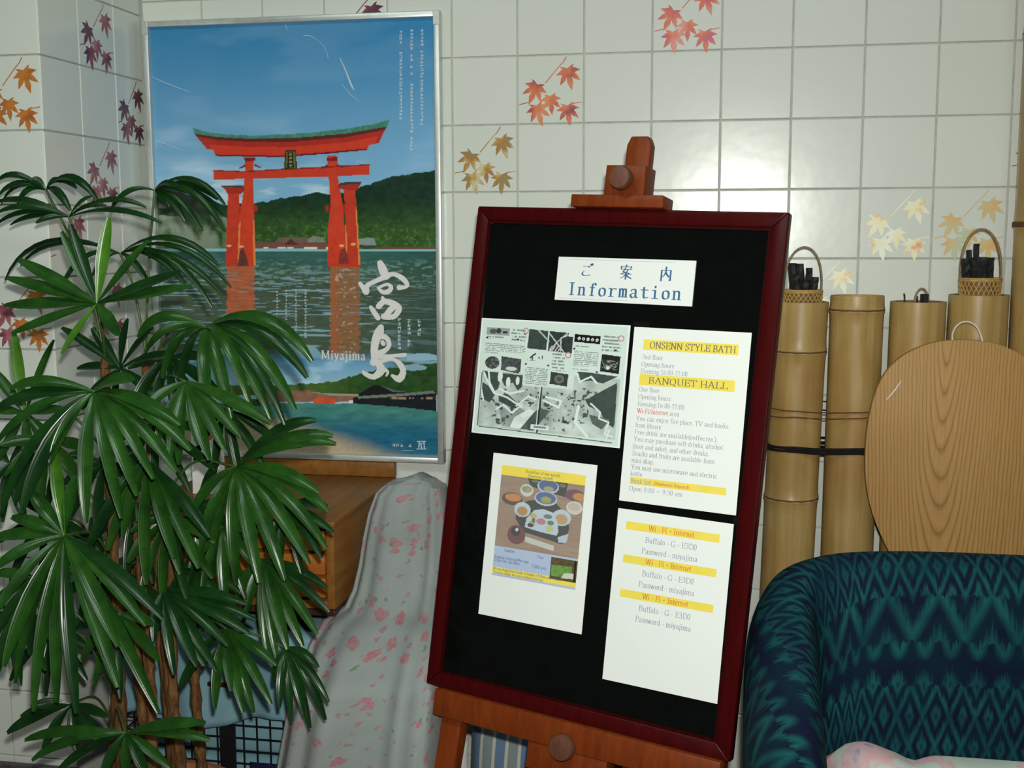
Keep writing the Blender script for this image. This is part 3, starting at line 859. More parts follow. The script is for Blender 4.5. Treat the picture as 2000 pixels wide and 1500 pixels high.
wt = sm(0, 1, (v - 788) / 40 + (u - 760) / 400)
wn = vnoise(u / 22 + v / 30, v / 6, 80)[:, None]
wat = (L3((62, 118, 112)) * (1 - sm(800, 850, v)[:, None]) + L3((30, 92, 116)) * sm(800, 850, v)[:, None]) * (0.65 + 0.7 * wn)
pt.over(v > np.interp(u, [280, 690, 780, 852], [786, 788, 795, 803]), wat)
sand = (L3((158, 142, 120)) * (0.85 + 0.3 * vnoise(u / 3, v / 3, 81, 3)[:, None]))
edge = np.interp(u, [280, 500, 570, 640, 700, 760, 852], [800, 808, 822, 842, 862, 884, 915]) + 8 * (vnoise(u / 25, v / 12, 82) - 0.5)
pt.over(sm(-16, 26, v - edge), sand)
pt.over(sm(884, 889, v - (u - 700) * 0.02) * 0.75, (128, 122, 114))
# the red gate
RED = (176, 54, 34); RED2 = (152, 42, 30)
pt.poly([(446, 371), (467, 371), (468, 430), (464, 520), (441, 520), (443, 430)], (170, 54, 36), 0.18, 9)
pt.poly([(671, 365), (694, 367), (696, 409), (704, 520), (679, 520), (675, 430)], (170, 54, 36), 0.18, 9)
pt.poly([(467, 400), (480, 408), (480, 424), (467, 420)], RED2); pt.poly([(655, 406), (675, 398), (675, 416), (656, 424)], RED2)
pt.poly([(496, 400), (503, 402), (503, 412), (496, 414)], RED2); pt.poly([(634, 402), (642, 400), (642, 414), (636, 412)], RED2)
pt.poly([(479, 308), (496, 308), (494, 346), (496.5, 409), (498.6, 520), (465, 520), (467, 430), (474, 385), (478, 346)], (180, 58, 36), 0.15, 9)
pt.poly([(639, 304), (658, 304), (660, 346), (669, 398), (675, 472), (677, 520), (640, 520), (640, 451), (646, 398), (642, 346)], (180, 58, 36), 0.15, 9)
pt.poly([(466, 440), (470, 430), (467, 518), (464, 518)], (224, 120, 66)); pt.poly([(494, 430), (497, 430), (499, 518), (495, 518)], (222, 120, 66)); pt.poly([(674, 440), (676, 440), (680, 518), (676, 518)], (226, 128, 72)); pt.poly([(694, 400), (697, 410), (704, 518), (700, 518)], (206, 120, 60))
for a, b in ((447, 480), (472, 482), (667, 480), (690, 477)): pt.ell(a, b, 5, 2.2, (206, 160, 120))
pt.poly([(464, 520), (468, 492), (474, 482), (482, 500), (486, 520)], (92, 52, 44), 0.4, 6)
pt.poly([(660, 520), (664, 490), (674, 484), (680, 502), (682, 520)], (120, 48, 42), 0.4, 6)
pt.poly([(640, 514), (704, 518), (704, 522), (640, 520)], (180, 50, 32))
pt.poly([(431, 363), (474.5, 363), (478.6, 371), (470, 379), (444, 379), (440, 371)], RED2); pt.poly([(431, 363), (474.5, 362.5), (478.6, 371), (470, 366), (438, 366)], (66, 56, 54))
pt.poly([(665.5, 357), (706.5, 355.5), (698, 371), (672, 371), (659, 366)], RED2); pt.poly([(659, 365), (665.5, 356.5), (706.5, 355), (704, 359.5), (668, 361)], (58, 52, 50))
pt.poly([(416, 332), (477, 334), (560, 329), (640, 325), (722, 321), (722, 341), (641, 345), (494, 349), (418, 351)], RED, 0.1, 12)
pt.poly([(416, 332), (477, 334), (560, 329), (640, 325), (722, 320.5), (722, 322.5), (640, 327.5), (560, 331.5), (477, 336), (416, 334)], (120, 34, 28))
for a in (488, 649):
    pt.poly([(a - 11, 308), (a + 11, 307), (a + 10, 314), (a - 10, 315)], (110, 30, 28))
    pt.poly([(a - 22, 328), (a - 9, 321), (a - 8, 325), (a - 20, 330)], (96, 34, 34)); pt.poly([(a + 22, 326), (a + 9, 320), (a + 8, 324), (a + 20, 328)], (96, 34, 34))
pt.poly([(380, 261), (423, 267), (486, 270), (570, 269), (675, 260), (757, 246), (748.5, 260), (740, 279), (734, 281), (721, 283), (717, 292), (639, 299), (549, 306), (421, 304), (416, 292.5), (404, 291), (388, 272)], (152, 42, 32), 0.12, 12)
pt.poly([(408, 282), (486, 287), (570, 287), (675, 278), (738, 266), (734, 281), (721, 283), (717, 292), (639, 299), (549, 306), (421, 304), (416, 292.5)], (180, 54, 36), 0.08, 12)
pt.poly([(421, 302), (549, 304), (639, 297), (717, 290), (717, 293), (639, 300.5), (549, 307), (421, 305)], (92, 26, 30))
pt.poly([(380, 261), (423, 267), (486, 270), (570, 269), (675, 260), (757, 246), (750, 254), (675, 268), (570, 277), (486, 277), (423, 273), (384, 266)], (82, 34, 34))
pt.poly([(375.8, 249.4), (402, 257.8), (444, 263), (486, 264.5), (549, 263), (612, 258.8), (675, 251.5), (727.5, 243), (761, 233.6), (757, 247), (675, 261), (570, 270), (486, 271), (423, 267.5), (380, 261)], (62, 118, 98), 0.35, 5)
pt.poly([(557, 293), (578, 293), (580, 330), (555, 330)], (36, 38, 24)); pt.poly([(559, 296), (576, 296), (577, 328), (558, 328)], (98, 92, 44)); pt.poly([(562, 297), (573, 297), (574, 327), (561, 327)], (30, 34, 24))
for k in range(4): pt.ell(567.5, 302 + k * 7, 3, 2.4, (132, 122, 60))
print_grid('poster_print', NX, NY, pp, pt.c, poster, gain=1.50)
# lettering printed over the picture
onp = lambda du: (lambda q: W(q.x, q.y, YPR - du))
mb = MB(); cx = lambda a, b, w: (600 + a / 5, 480 + b / 5, w / 5)
for S in ([(712, 170, 60), (735, 225, 82), (765, 295, 80)], [(790, 290, 60), (690, 335, 46), (590, 385, 46), (575, 440, 66)], [(515, 368, 36), (545, 405, 50), (575, 448, 66)],
          [(780, 290, 50), (850, 278, 42), (930, 318, 52), (978, 378, 42), (955, 405, 34), (898, 408, 52)],
          [(690, 410, 24), (735, 452, 40), (790, 448, 48), (820, 408, 44), (782, 375, 30), (712, 402, 30)],
          [(735, 502, 26), (742, 540, 52), (700, 590, 60)], [(620, 598, 34), (648, 640, 50), (692, 705, 50)],
          [(742, 540, 50), (830, 560, 62), (895, 605, 62), (880, 655, 56), (838, 695, 52), (750, 690, 62)], [(760, 690, 50), (800, 640, 60), (850, 590, 60)],
          [(720, 795, 58), (700, 850, 95), (668, 930, 80), (655, 1020, 74), (662, 1085, 76)], [(715, 880, 60), (775, 900, 50), (800, 965, 46), (770, 1015, 46), (690, 1060, 70)], [(735, 940, 40), (745, 960, 40)],
          [(680, 1080, 50), (800, 1078, 36), (955, 1066, 40)], [(665, 1090, 60), (640, 1148, 56), (720, 1128, 46), (830, 1108, 30), (900, 1150, 54), (938, 1225, 60), (900, 1300, 72), (830, 1268, 30)],
          [(695, 1150, 60), (722, 1215, 84), (650, 1280, 56), (565, 1250, 42), (545, 1225, 20)], [(765, 1205, 22), (788, 1235, 28), (772, 1270, 18)], [(722, 1215, 60), (775, 1218, 30)]):
    brush(mb, [cx(*q) for q in S], onp(0.0006))
px_write = lambda mb, txt, x, y, size, **k: write(mb, txt, 0, 0, size, (lambda q: W(x + q.x, y - q.y - q.x * k.get('slope', 0), YPR - 0.0007)), weight=k.get('weight', 0.9), track=k.get('track', 0), width=k.get('width'))
px_write(mb, 'Miyajima', 627, 701, 16.5, width=88, weight=1.1, track=0.6, slope=-0.03)
build(mb, 'poster_title', 'print_white', poster, recalc=False)
# columns of small characters
mb = MB(); rc = random.Random(11)
def tiny_column(x, y0, y1, s, gap, drift=0.0):
    y = y0
    while y < y1:
        if rc.random() < 0.93:
            for q in range(4):
                a = rc.uniform(-0.5, 0.5) * s; b = rc.uniform(-0.5, 0.5) * s
                if q % 2: A, B = Vector((x - 0.5 * s, y + a, 0)), Vector((x + 0.5 * s, y + a * 0.8, 0))
                else: A, B = Vector((x + a, y - 0.5 * s, 0)), Vector((x + a * 0.9, y + 0.5 * s, 0))
                d = (B - A).normalized(); n = Vector((-d.y, d.x, 0)) * s * 0.085
                o = lift()
                mb.add([onp(0.0006)(p) + o for p in (A - n, B - n, B + n, A + n)], [(0, 1, 2, 3)])
        y += s * gap; x += drift
tiny_column(783, 62, 234, 5.2, 1.35); tiny_column(804, 60, 292, 5.2, 1.35); tiny_column(824, 59, 250, 5.2, 1.35)
tiny_column(541.5, 570, 680, 3.6, 1.7); tiny_column(559, 568, 672, 3.6, 1.7); tiny_column(578, 568, 668, 3.6, 1.6); tiny_column(597, 568, 664, 4.0, 1.5)
tiny_column(780, 625, 682, 6.0, 1.3); tiny_column(799, 627, 678, 6.0, 1.3); tiny_column(819, 627, 655, 6.0, 1.4)
for k in range(5):
    tiny_column(769 + k * 8, 870, 872, 5.5, 1.5)
for k in range(9): tiny_column(786 + k * 2.6, 880, 881, 2, 2)
for S in ([(815, 862, 2), (831, 862, 2)], [(818, 866, 1.6), (829, 866, 1.6)], [(819, 862, 2), (818, 876, 2.4)], [(828, 862, 2), (829, 876, 2.4)], [(822, 868, 2.5), (824, 876, 2.5)], [(813, 877, 1.4), (833, 877, 1.4)]):
    brush(mb, S, onp(0.0006))
build(mb, 'poster_small_print', 'print_pale', poster, recalc=False, kind='stuff')
build(MB().add([Vector((IX0, -0.0162, IZ0)), Vector((IX1, -0.0162, IZ0)), Vector((IX1, -0.0162, IZ1)), Vector((IX0, -0.0162, IZ1))], [(0, 1, 2, 3)]), 'clear_cover', 'clear_cover', poster, recalc=False, label='clear glossy cover sheet with scratches')
# scratches in the cover
mb = MB()
for S in ([(556, 44, .6), (561, 58, .9)], [(592, 70, .6), (604, 70, 1.1), (618, 77, .7)], [(618, 77, .5), (634, 92, .6), (641, 114, .7)], [(664, 114, 1.2), (676, 140, 2.2), (686, 166, 3.2), (692, 176, 1.2)], [(668, 164, .6), (684, 184, .8), (702, 198, .6)], [(297, 150, .6), (328, 164, 1.2), (372, 180, .6)], [(303, 275, .7), (320, 280, 1.0), (362, 296, .5)]):
    brush(mb, S, onp(0.0028))
build(mb, 'cover_scratch', 'print_pale', poster, recalc=False, kind='stuff')
# ------------------------------------------------------------------ information board on its easel
BO = Vector((0.160, -0.477, 1.85 - 0.343))      # upper left corner of the board's face
BR = Euler((math.radians(-9.7), math.radians(1.8), math.radians(-19.5)), 'XYZ').to_matrix()
BX, BN, BZ = BR.col[0].copy(), -BR.col[1].copy(), BR.col[2].copy()   # right, towards the viewer, up
BW, BH = 0.594, 0.899
BAX = (BX, BN, BZ)
def bp(x, z, n=0.0): return BO + BX * x + BZ * z + BN * n
def bl(u, v, n=0.0):                            # pixel -> board coordinates
    p = hit(u, v, bp(0, 0, n), BN) - BO
    return p.dot(BX), p.dot(BZ)
board = thing('information_board', bp(BW / 2, -BH, -0.011), 'black notice board in a dark red frame resting on the wooden easel', 'notice board')
FW = 0.026
fd = (-0.022, 0.0)
def mitre(a, b, c, d):                          # four (x, z) corners, extruded through the frame's depth
    return MB().prism([bp(*q, fd[0]) for q in (a, b, c, d)], BN * (fd[1] - fd[0]))
build(mitre((0, 0), (BW, 0), (BW - FW, -FW), (FW, -FW)), 'frame_rail', 'frame_red', board, bevel=0.0025, smooth=40)
build(mitre((0, -BH), (FW, -BH + FW), (BW - FW, -BH + FW), (BW, -BH)), 'frame_rail', 'frame_red', board, bevel=0.0025, smooth=40)
build(mitre((0, 0), (FW, -FW), (FW, -BH + FW), (0, -BH)), 'frame_rail', 'frame_red', board, bevel=0.0025, smooth=40)
build(mitre((BW, 0), (BW, -BH), (BW - FW, -BH + FW), (BW - FW, -FW)), 'frame_rail', 'frame_red', board, bevel=0.0025, smooth=40)
PN = -0.006                                     # face of the black panel
build(MB().box((FW * 0.6, -0.018, -BH + FW * 0.6), (BW - FW * 0.6, PN, -FW * 0.6), BO, BAX), 'panel', 'board_black', board, label='glossy black panel')
mb = MB()
for lo, hi in (((FW, PN, -FW - 0.005), (BW - FW, -0.0025, -FW)), ((FW, PN, -BH + FW), (BW - FW, -0.0025, -BH + FW + 0.005)), ((FW, PN, -BH + FW + 0.005), (FW + 0.005, -0.0025, -FW - 0.005)), ((BW - FW - 0.005, PN, -BH + FW + 0.005), (BW - FW, -0.0025, -FW - 0.005))):
    mb.box(lo, hi, BO, BAX)
build(mb, 'inner_lip', 'frame_lip', board)

class Sheet:
    """a rectangle on the board face, fitted to four pixels; local x right, y down, in metres"""
    def __init__(self, name, px, mat, label, cat, th=0.0006, group=None, r=0.0):
        c = [Vector(bl(u, v, PN)) for u, v in px]
        ex = ((c[1] - c[0]) + (c[2] - c[3])).normalized()
        ey = Vector((ex.y, -ex.x))
        self.w = ((c[1] - c[0]).length + (c[2] - c[3]).length) / 2
        self.h = ((c[3] - c[0]).length + (c[2] - c[1]).length) / 2
        m = sum(c, Vector((0, 0))) / 4
        o = m - ex * self.w / 2 - ey * self.h / 2
        self.o, self.ex, self.ey, self.n = o, ex, ey, PN + 0.0002 + th
        q = [self.P2(a, b) for a, b in ((0, 0), (self.w, 0), (self.w, self.h), (0, self.h))]
        self.t = thing(name, bp(*(o + ex * self.w / 2 + ey * self.h), PN + 0.0002), label, cat, group)
        build(MB().prism([bp(*p, PN + 0.0002) for p in q[::-1]], BN * th), 'sheet', mat, self.t)
    def P2(self, x, y): return self.o + self.ex * x + self.ey * y
    def place(self, lift): return lambda q: bp(*self.P2(q.x, -q.y), self.n + lift)
    def frac(self, fx, fy, lift=0.0): return bp(*self.P2(fx * self.w, fy * self.h), self.n + lift)
    def band(self, x0, y0, x1, y1, mat='marker_yellow', name='highlight_band'):
        q = [(x0, y0), (x1, y0), (x1, y1), (x0, y1)]
        build(MB().add([self.frac(a, b, 0.00012) for a, b in q], [(3, 2, 1, 0)]), name, mat, self.t, recalc=False)
    def text(self, lines, mat, name='text_line', weight=0.9):
        """lines: (text, x fraction, y fraction of the baseline, cap height in m, width fraction or None, align)"""
        for tx, fx, fy, size, wd, al in lines:
            mb = MB()
            x = fx * self.w - (wd * self.w / 2 if (wd and al == 'c') else 0)
            write(mb, tx, x, -fy * self.h, size, self.place(0.0003), weight=weight, width=wd * self.w if wd else None, align='l' if wd else al)
            build(mb, name, mat, self.t, recalc=False)
LIFT['n'] = BN
# the plate at the top
sg = Sheet('information_sign', [(1092, 501.3), (1359, 510), (1354, 598.7), (1085, 585.9)], 'sign_plate', 'white sign plate with blue lettering at the top of the black board', 'sign', 0.0022)
sg.text([(['go'], 0.225, 0.44, 0.0160, None, 'c'), (['an'], 0.515, 0.45, 0.0165, None, 'c'), (['nai'], 0.80, 0.46, 0.0165, None, 'c')], 'ink_blue', 'sign_character', 1.35)
xs = [0.125 + 0.0765 * k for k in range(11)]
sg.text([(ch, x, 0.865, 0.0215, 0.066 if ch not in 'If' else 0.05, 'c') for ch, x in zip('Information', xs)], 'ink_blue', 'sign_letter', 1.25)
mb = MB()
pen(mb, [Vector((0.08 * sg.w, -0.05 * sg.h, 0)), Vector((0.86 * sg.w, -0.05 * sg.h, 0))], 0.0012, sg.place(0.0003))
pen(mb, [Vector((0.03 * sg.w, -0.95 * sg.h, 0)), Vector((0.55 * sg.w, -0.95 * sg.h, 0))], 0.0010, sg.place(0.0003))
build(mb, 'sign_line', 'ink_grey', sg.t, recalc=False)

# bath and banquet hall sheet
on = Sheet('notice_sheet', [(1239, 638.7), (1468.7, 650), (1437.5, 1007), (1210, 977)], 'paper', 'white notice sheet headed by yellow bands on bath and banquet hall hours', 'paper', group='printed sheets on the board')
on.band(0.095, 0.068, 0.905, 0.128); on.band(0.085, 0.267, 0.90, 0.330); on.band(0.082, 0.858, 0.905, 0.898)
on.text([('ONSENN STYLE BATH', 0.150, 0.116, 0.0108, 0.735, 'l'), ('BANQUET HALL', 0.165, 0.317, 0.0105, 0.68, 'l')], 'ink_dark', weight=1.05)
B = 0.0078
on.text([('2nd floor', 0.095, 0.180, B, 0.18, 'l'), ('Opening hours', 0.092, 0.222, B, 0.285, 'l'), ('Evening:16:00-22:00', 0.09, 0.262, B, 0.41, 'l'),
         ('One floor', 0.088, 0.367, B, 0.185, 'l'), ('Opening hours', 0.088, 0.408, B, 0.285, 'l'), ('Evening:16:00-22:00', 0.088, 0.450, B, 0.41, 'l'), ('area', 0.375, 0.490, B, 0.085, 'l'),
         ('You can enjoy fire place, TV and books', 0.088, 0.533, B, 0.79, 'l'), ('from library.', 0.085, 0.572, B, 0.24, 'l'), ('Free drink are available(coffee,tea ).', 0.085, 0.612, B, 0.715, 'l'),
         ('You may purchase soft drinks, alcohol', 0.083, 0.652, B, 0.765, 'l'), ('(beer and sake), and other drinks.', 0.078, 0.694, B, 0.66, 'l'), ('Snacks and fruits are available from', 0.080, 0.734, B, 0.71, 'l'),
         ('mini shop.', 0.080, 0.774, B, 0.20, 'l'), ('You may use microwave and electric', 0.080, 0.812, B, 0.74, 'l'), ('kettle.', 0.080, 0.850, B, 0.115, 'l'), ('Open 8:00 ~ 9:30 am', 0.078, 0.935, B, 0.47, 'l'), ('Break fast', 0.085, 0.890, B, 0.185, 'l')], 'ink_grey', weight=0.8)
on.text([('Wi-Fi/Internet', 0.088, 0.490, B, 0.275, 'l'), ('(Reservation Required)', 0.295, 0.888, B * 0.72, 0.30, 'l')], 'ink_red', weight=0.85)

# network sheet
wf = Sheet('notice_sheet', [(1210.4, 992.6), (1436, 1024), (1398.6, 1374.4), (1174.6, 1325)], 'paper', 'white notice sheet with three yellow bands giving the internet password', 'paper', group='printed sheets on the board')
for a, b in ((0.068, 0.115), (0.262, 0.308), (0.462, 0.508)):
    wf.band(0.085, a, 0.895, b)
    wf.text([('Wi - Fi * Internet', 0.485, b - 0.010, 0.0088, 0.40, 'c')], 'ink_orange', weight=0.9)
    wf.text([('Buffalo - G - E3D0', 0.49, b + 0.060, 0.0092, 0.45, 'c'), ('Password - miyajima', 0.485, b + 0.124, 0.0092, 0.485, 'c')], 'ink_grey', weight=0.8)

# breakfast sheet
bf = Sheet('notice_sheet', [(964.3, 884), (1168.8, 909), (1134.6, 1238.6), (935, 1198.6)], 'paper', 'white notice sheet with a colour photo of breakfast dishes', 'paper', group='printed sheets on the board')
bf.band(0.098, 0.068, 0.905, 0.128)
bf.text([('Breakfast of one month', 0.50, 0.098, 0.0052, 0.33, 'c'), ('(Reservation required)', 0.48, 0.121, 0.0046, 0.24, 'c')], 'ink_dark', weight=0.9)
nx, ny = 150, 190
s, t_ = np.meshgrid(np.linspace(0, 1, nx), np.linspace(0, 1, ny)); X = s.ravel() * 660; Y = t_.ravel() * 560   # photo space: 660 wide, 560 tall
pt = Paint(X, Y, (170, 140, 118))
pt.c = pt.c * (0.75 + 0.4 * vnoise(X / 130, Y / 9, 4)[:, None]) * (0.8 + 0.3 * vnoise(X / 200, Y / 200, 5)[:, None])
pt.poly([(215, 0), (530, 0), (520, 110), (240, 60)], (40, 46, 38)); pt.poly([(150, 330), (150, 270), (220, 180), (330, 150), (460, 170), (540, 240), (570, 330), (560, 440), (520, 470), (420, 450), (220, 420)], (38, 44, 40))
pt.ell(275, 18, 28, 14, (108, 110, 90)); pt.ell(490, 24, 28, 14, (108, 110, 90))
pt.ell(380, 45, 84, 54, (196, 206, 212)); pt.ell(380, 40, 74, 46, (70, 96, 152)); pt.ell(385, 66, 40, 22, (170, 170, 120))
pt.ell(370, 140, 88, 56, (198, 208, 214)); pt.ell(370, 136, 78, 46, (76, 102, 158)); pt.ell(372, 150, 42, 26, (150, 164, 90)); pt.ell(372, 140, 16, 14, (206, 160, 60))
pt.ell(215, 96, 52, 48, (214, 218, 210)); pt.ell(215, 88, 40, 26, (140, 160, 110)); pt.ell(225, 92, 16, 10, (214, 150, 130))
pt.ell(105, 178, 84, 48, (84, 62, 60)); pt.ell(112, 166, 66, 30, (208, 138, 66))
pt.ell(590, 85, 76, 44, (110, 66, 74)); pt.ell(625, 92, 50, 28, (206, 138, 66))
pt.ell(595, 180, 62, 50, (214, 214, 206)); pt.ell(592, 172, 46, 30, (206, 188, 170))
pt.ell(195, 250, 66, 58, (196, 212, 224)); pt.ell(195, 262, 42, 36, (190, 140, 80)); pt.ell(505, 268, 72, 62, (196, 212, 224)); pt.ell(505, 280, 48, 40, (198, 158, 110))
pt.poly([(225, 380), (235, 310), (290, 240), (360, 222), (440, 240), (480, 310), (490, 380), (480, 410), (350, 400), (250, 385)], (196, 214, 232))
pt.ell(285, 285, 28, 20, (214, 176, 96)); pt.ell(350, 320, 38, 24, (196, 128, 138)); pt.ell(400, 275, 34, 18, (120, 120, 116)); pt.ell(280, 345, 26, 22, (200, 170, 130)); pt.ell(270, 360, 24, 16, (54, 48, 48)); pt.ell(420, 365, 32, 24, (206, 202, 120)); pt.ell(425, 320, 26, 18, (80, 132, 90)); pt.ell(290, 320, 14, 20, (70, 120, 70))
pt.poly([(490, 420), (570, 380), (560, 450), (500, 460)], (190, 206, 222))
pt.ell(165, 450, 72, 74, (112, 52, 54)); pt.ell(158, 425, 36, 38, (30, 24, 26)); pt.ell(166, 410, 12, 14, (220, 220, 214))
pt.poly([(235, 450), (470, 490), (465, 530), (240, 495)], (206, 212, 200))
bf_area = lambda x0, y0, x1, y1, lf: (lambda a, b: bf.frac(x0 + (x1 - x0) * a, y0 + (y1 - y0) * b, lf))
print_grid('breakfast_photo', nx, ny, bf_area(0.098, 0.128, 0.905, 0.566, 0.0001), pt.c * 0.72 + 0.085, bf.t, gain=1.0)
plain('band_lilac', lin((176, 190, 216)), 0.7, 0.2, 0.03)
bf.band(0.098, 0.566, 0.905, 0.694, 'band_lilac', 'price_table'); bf.band(0.098, 0.694, 0.905, 0.735); bf.band(0.098, 0.735, 0.905, 0.748, 'band_lilac', 'price_table')
nx, ny = 50, 40
s, t_ = np.meshgrid(np.linspace(0, 1, nx), np.linspace(0, 1, ny)); X = s.ravel() * 50; Y = t_.ravel() * 40
pt = Paint(X, Y, (92, 82, 58)); pt.c = pt.c * (0.5 + vnoise(X / 4, Y / 4, 7)[:, None])
pt.poly([(2, 14), (40, 12), (40, 34), (2, 34)], (108, 150, 78), 0.4, 5); pt.poly([(26, 26), (44, 24), (44, 34), (22, 36)], (200, 206, 190)); pt.poly([(44, 0), (47, 0), (47, 40), (44, 40)], (40, 30, 22))
print_grid('garden_photo', nx, ny, bf_area(0.655, 0.578, 0.905, 0.708, 0.0003), pt.c, bf.t)
bf.text([('breakfast', 0.20, 0.592, 0.0050, 0.10, 'l'), ('Price', 0.52, 0.600, 0.0050, 0.065, 'l'), ('Breakfast: Fried rice/Miso soup', 0.105, 0.640, 0.0050, 0.34, 'l'), ('Grilled fish, side dishes', 0.105, 0.660, 0.0050, 0.26, 'l'), ('2,000 yen', 0.475, 0.662, 0.0058, 0.145, 'l'),
         ('We can change from Sunday to Sunday at 8:00am until 9:30am.', 0.105, 0.712, 0.0048, 0.66, 'l'), ('You may change the menu without reserving.', 0.105, 0.733, 0.0046, 0.50, 'l')], 'ink_blue', weight=0.8)

# grey map sheet: the painting is laid out in the pixels of the sheet, 1500 x 1190
mp = Sheet('map_sheet', [(942, 621), (1231.6, 635.8), (1211, 875.5), (921, 844.6)], 'paper', 'black and white island map with shop notes pinned on the upper left of the board', 'map')
nx, ny = 330, 260
s, t_ = np.meshgrid(np.linspace(0, 1, nx), np.linspace(0, 1, ny)); X = s.ravel() * 1500; Y = t_.ravel() * 1190
pt = Paint(X, Y, (206, 222, 214))
N = lambda a, b, sd: vnoise(X / a, Y / b, sd)
pt.over((X > 40) & (X < 1465) & (Y > 520) & (Y < 1130), np.array(lin((206, 220, 212)))[None] * (0.35 + 0.75 * N(150, 150, 5)[:, None]))
DK = (66, 78, 74)
pt.poly([(45, 545), (500, 560), (498, 660), (440, 720), (380, 640), (300, 690), (250, 610), (230, 720), (150, 780), (90, 620)], DK, 0.3, 40)
pt.poly([(50, 660), (130, 700), (200, 790), (150, 870), (60, 840)], DK, 0.3, 40)
pt.poly([(240, 790), (330, 760), (480, 870), (430, 930), (330, 880), (250, 850)], DK, 0.3, 30)
pt.poly([(1030, 470), (1440, 500), (1300, 580), (1180, 560), (1080, 580)], DK, 0.25, 40)
pt.poly([(1140, 760), (1440, 560), (1450, 960), (1440, 1010), (1350, 960), (1300, 860), (1180, 820)], DK, 0.2, 40)
pt.poly([(1190, 900), (1400, 930), (1330, 1040), (1230, 990)], (88, 100, 96), 0.3, 30)
pt.poly([(260, 920), (480, 900), (620, 960), (500, 1110), (300, 1100)], (140, 154, 150), 0.4, 60)
pt.over(sm(0.62, 0.75, N(45, 40, 8)) * (Y > 640) * (Y < 1100) * (X > 60) * (X < 1250), (70, 80, 78))
pt.over(sm(0.66, 0.72, N(28, 22, 18)) * (Y > 700) * (Y < 1000) * (X > 380) * (X < 1250), (50, 58, 56))
pt.poly([(470, 1110), (560, 1010), (680, 880), (800, 900), (640, 1120)], (84, 96, 92), 0.5, 60)
pt.poly([(390, 1110), (430, 1000), (580, 900), (640, 920), (500, 1115)], (214, 226, 220), 0.2, 60)
for P, w in (([(60, 560), (130, 690), (190, 770)], 9), ([(110, 545), (130, 660), (200, 770), (330, 800), (500, 890)], 9), ([(30, 690), (80, 850)], 9), ([(230, 930), (300, 880), (400, 960), (500, 860)], 9), ([(1040, 500), (1070, 580), (1180, 520), (1240, 580)], 9),
             ([(1080, 830), (1060, 990), (1190, 1120)], 14), ([(1200, 790), (1300, 870), (1290, 930), (1390, 960), (1360, 1080), (1440, 1100)], 8), ([(1380, 1130), (1400, 1040)], 8), ([(720, 800), (880, 860), (900, 790), (740, 760)], 10), ([(440, 880), (560, 770), (640, 800)], 8), ([(250, 720), (350, 760), (500, 720)], 10)):
    pt.line(P, w, (216, 230, 224))
pt.line([(690, 640), (680, 1140)], 8, (40, 44, 44)); pt.line([(676, 640), (664, 1140)], 5, (210, 222, 216)); pt.line([(40, 560), (40, 1120)], 4, (60, 66, 64)); pt.line([(60, 1130), (1440, 1160)], 5, (90, 98, 96))
pt.rect(610, 1055, 800, 1105, (210, 222, 216)); pt.rect(640, 1070, 770, 1085, (120, 130, 126));
pt.ell(240, 590, 26, 60, (214, 228, 222)); pt.ell(330, 640, 24, 50, (214, 228, 222)); pt.ell(430, 620, 20, 44, (214, 228, 222))
pt.rect(480, 420, 1010, 665, (206, 222, 214)); pt.rect(40, 330, 500, 540, (206, 222, 214)); pt.rect(970, 320, 1465, 480, (206, 222, 214))
pt.ell(140, 450, 78, 66, (66, 72, 70)); pt.poly([(235, 375), (450, 395), (450, 520), (430, 545), (240, 520)], (74, 82, 80), 0.8, 22); pt.ell(350, 500, 60, 22, (200, 206, 206))
pt.over((((X - 140) / 78) ** 2 + ((Y - 450) / 66) ** 2 < 1) * sm(0.5, 0.7, N(20, 20, 3)), (120, 128, 124))
pt.poly([(505, 75), (705, 85), (700, 285), (500, 275)], (60, 70, 66), 0.3, 40); pt.poly([(720, 85), (965, 95), (965, 300), (720, 290)], (52, 60, 58), 0.5, 30)
for P in ([(600, 80), (720, 190)], [(720, 110), (800, 200), (740, 290)], [(800, 200), (900, 100)], [(850, 280), (840, 150), (950, 100)], [(800, 200), (880, 290)]): pt.line(P, 6, (190, 204, 198))
pt.over((X > 730) & (X < 850) & (Y > 230) & (Y < 295) & (np.sin(X / 5 + Y / 9) > 0.2), (190, 176, 190))
pt.rect(920, 95, 965, 130, (206, 220, 214)); pt.poly([(980, 100), (1240, 110), (1240, 190), (980, 180)], (18, 18, 18))
for k in range(5): pt.ell(1025 + k * 45, 143 + k * 2, 15, 16, (220, 226, 222)); pt.ell(1025 + k * 45, 145 + k * 2, 5, 7, (18, 18, 18))
pt.rect(50, 80, 300, 160, (150, 160, 156)); pt.ell(120, 120, 40, 26, (84, 90, 88)); pt.ell(180, 112, 26, 30, (60, 66, 64)); pt.ell(250, 124, 30, 12, (50, 54, 52))
pt.poly([(1265, 285), (1450, 300), (1448, 475), (1260, 460)], (34, 38, 36)); pt.over((X > 1275) & (X < 1430) & (Y > 340) & (Y < 440) & (N(14, 14, 9) > 0.55), (130, 136, 134)); pt.ell(1335, 420, 16, 20, (220, 220, 216))
pt.poly([(770, 500), (950, 515), (945, 640), (765, 625)], (58, 64, 62)); pt.ell(860, 570, 50, 44, (104, 112, 108)); pt.ell(860, 570, 26, 22, (74, 80, 78))
def lines_of_text(x0, y0, x1, y1, st, sd):
    m = (X > x0) & (X < x1) & (Y > y0) & (Y < y1) & (((Y - y0 - (X - x0) * 0.02) % st) < st * 0.5) & (vnoise(X / 11, np.floor((Y - y0) / st) * 3.7, sd, 2) > 0.40)
    pt.over(m * 0.75, (84, 94, 90))
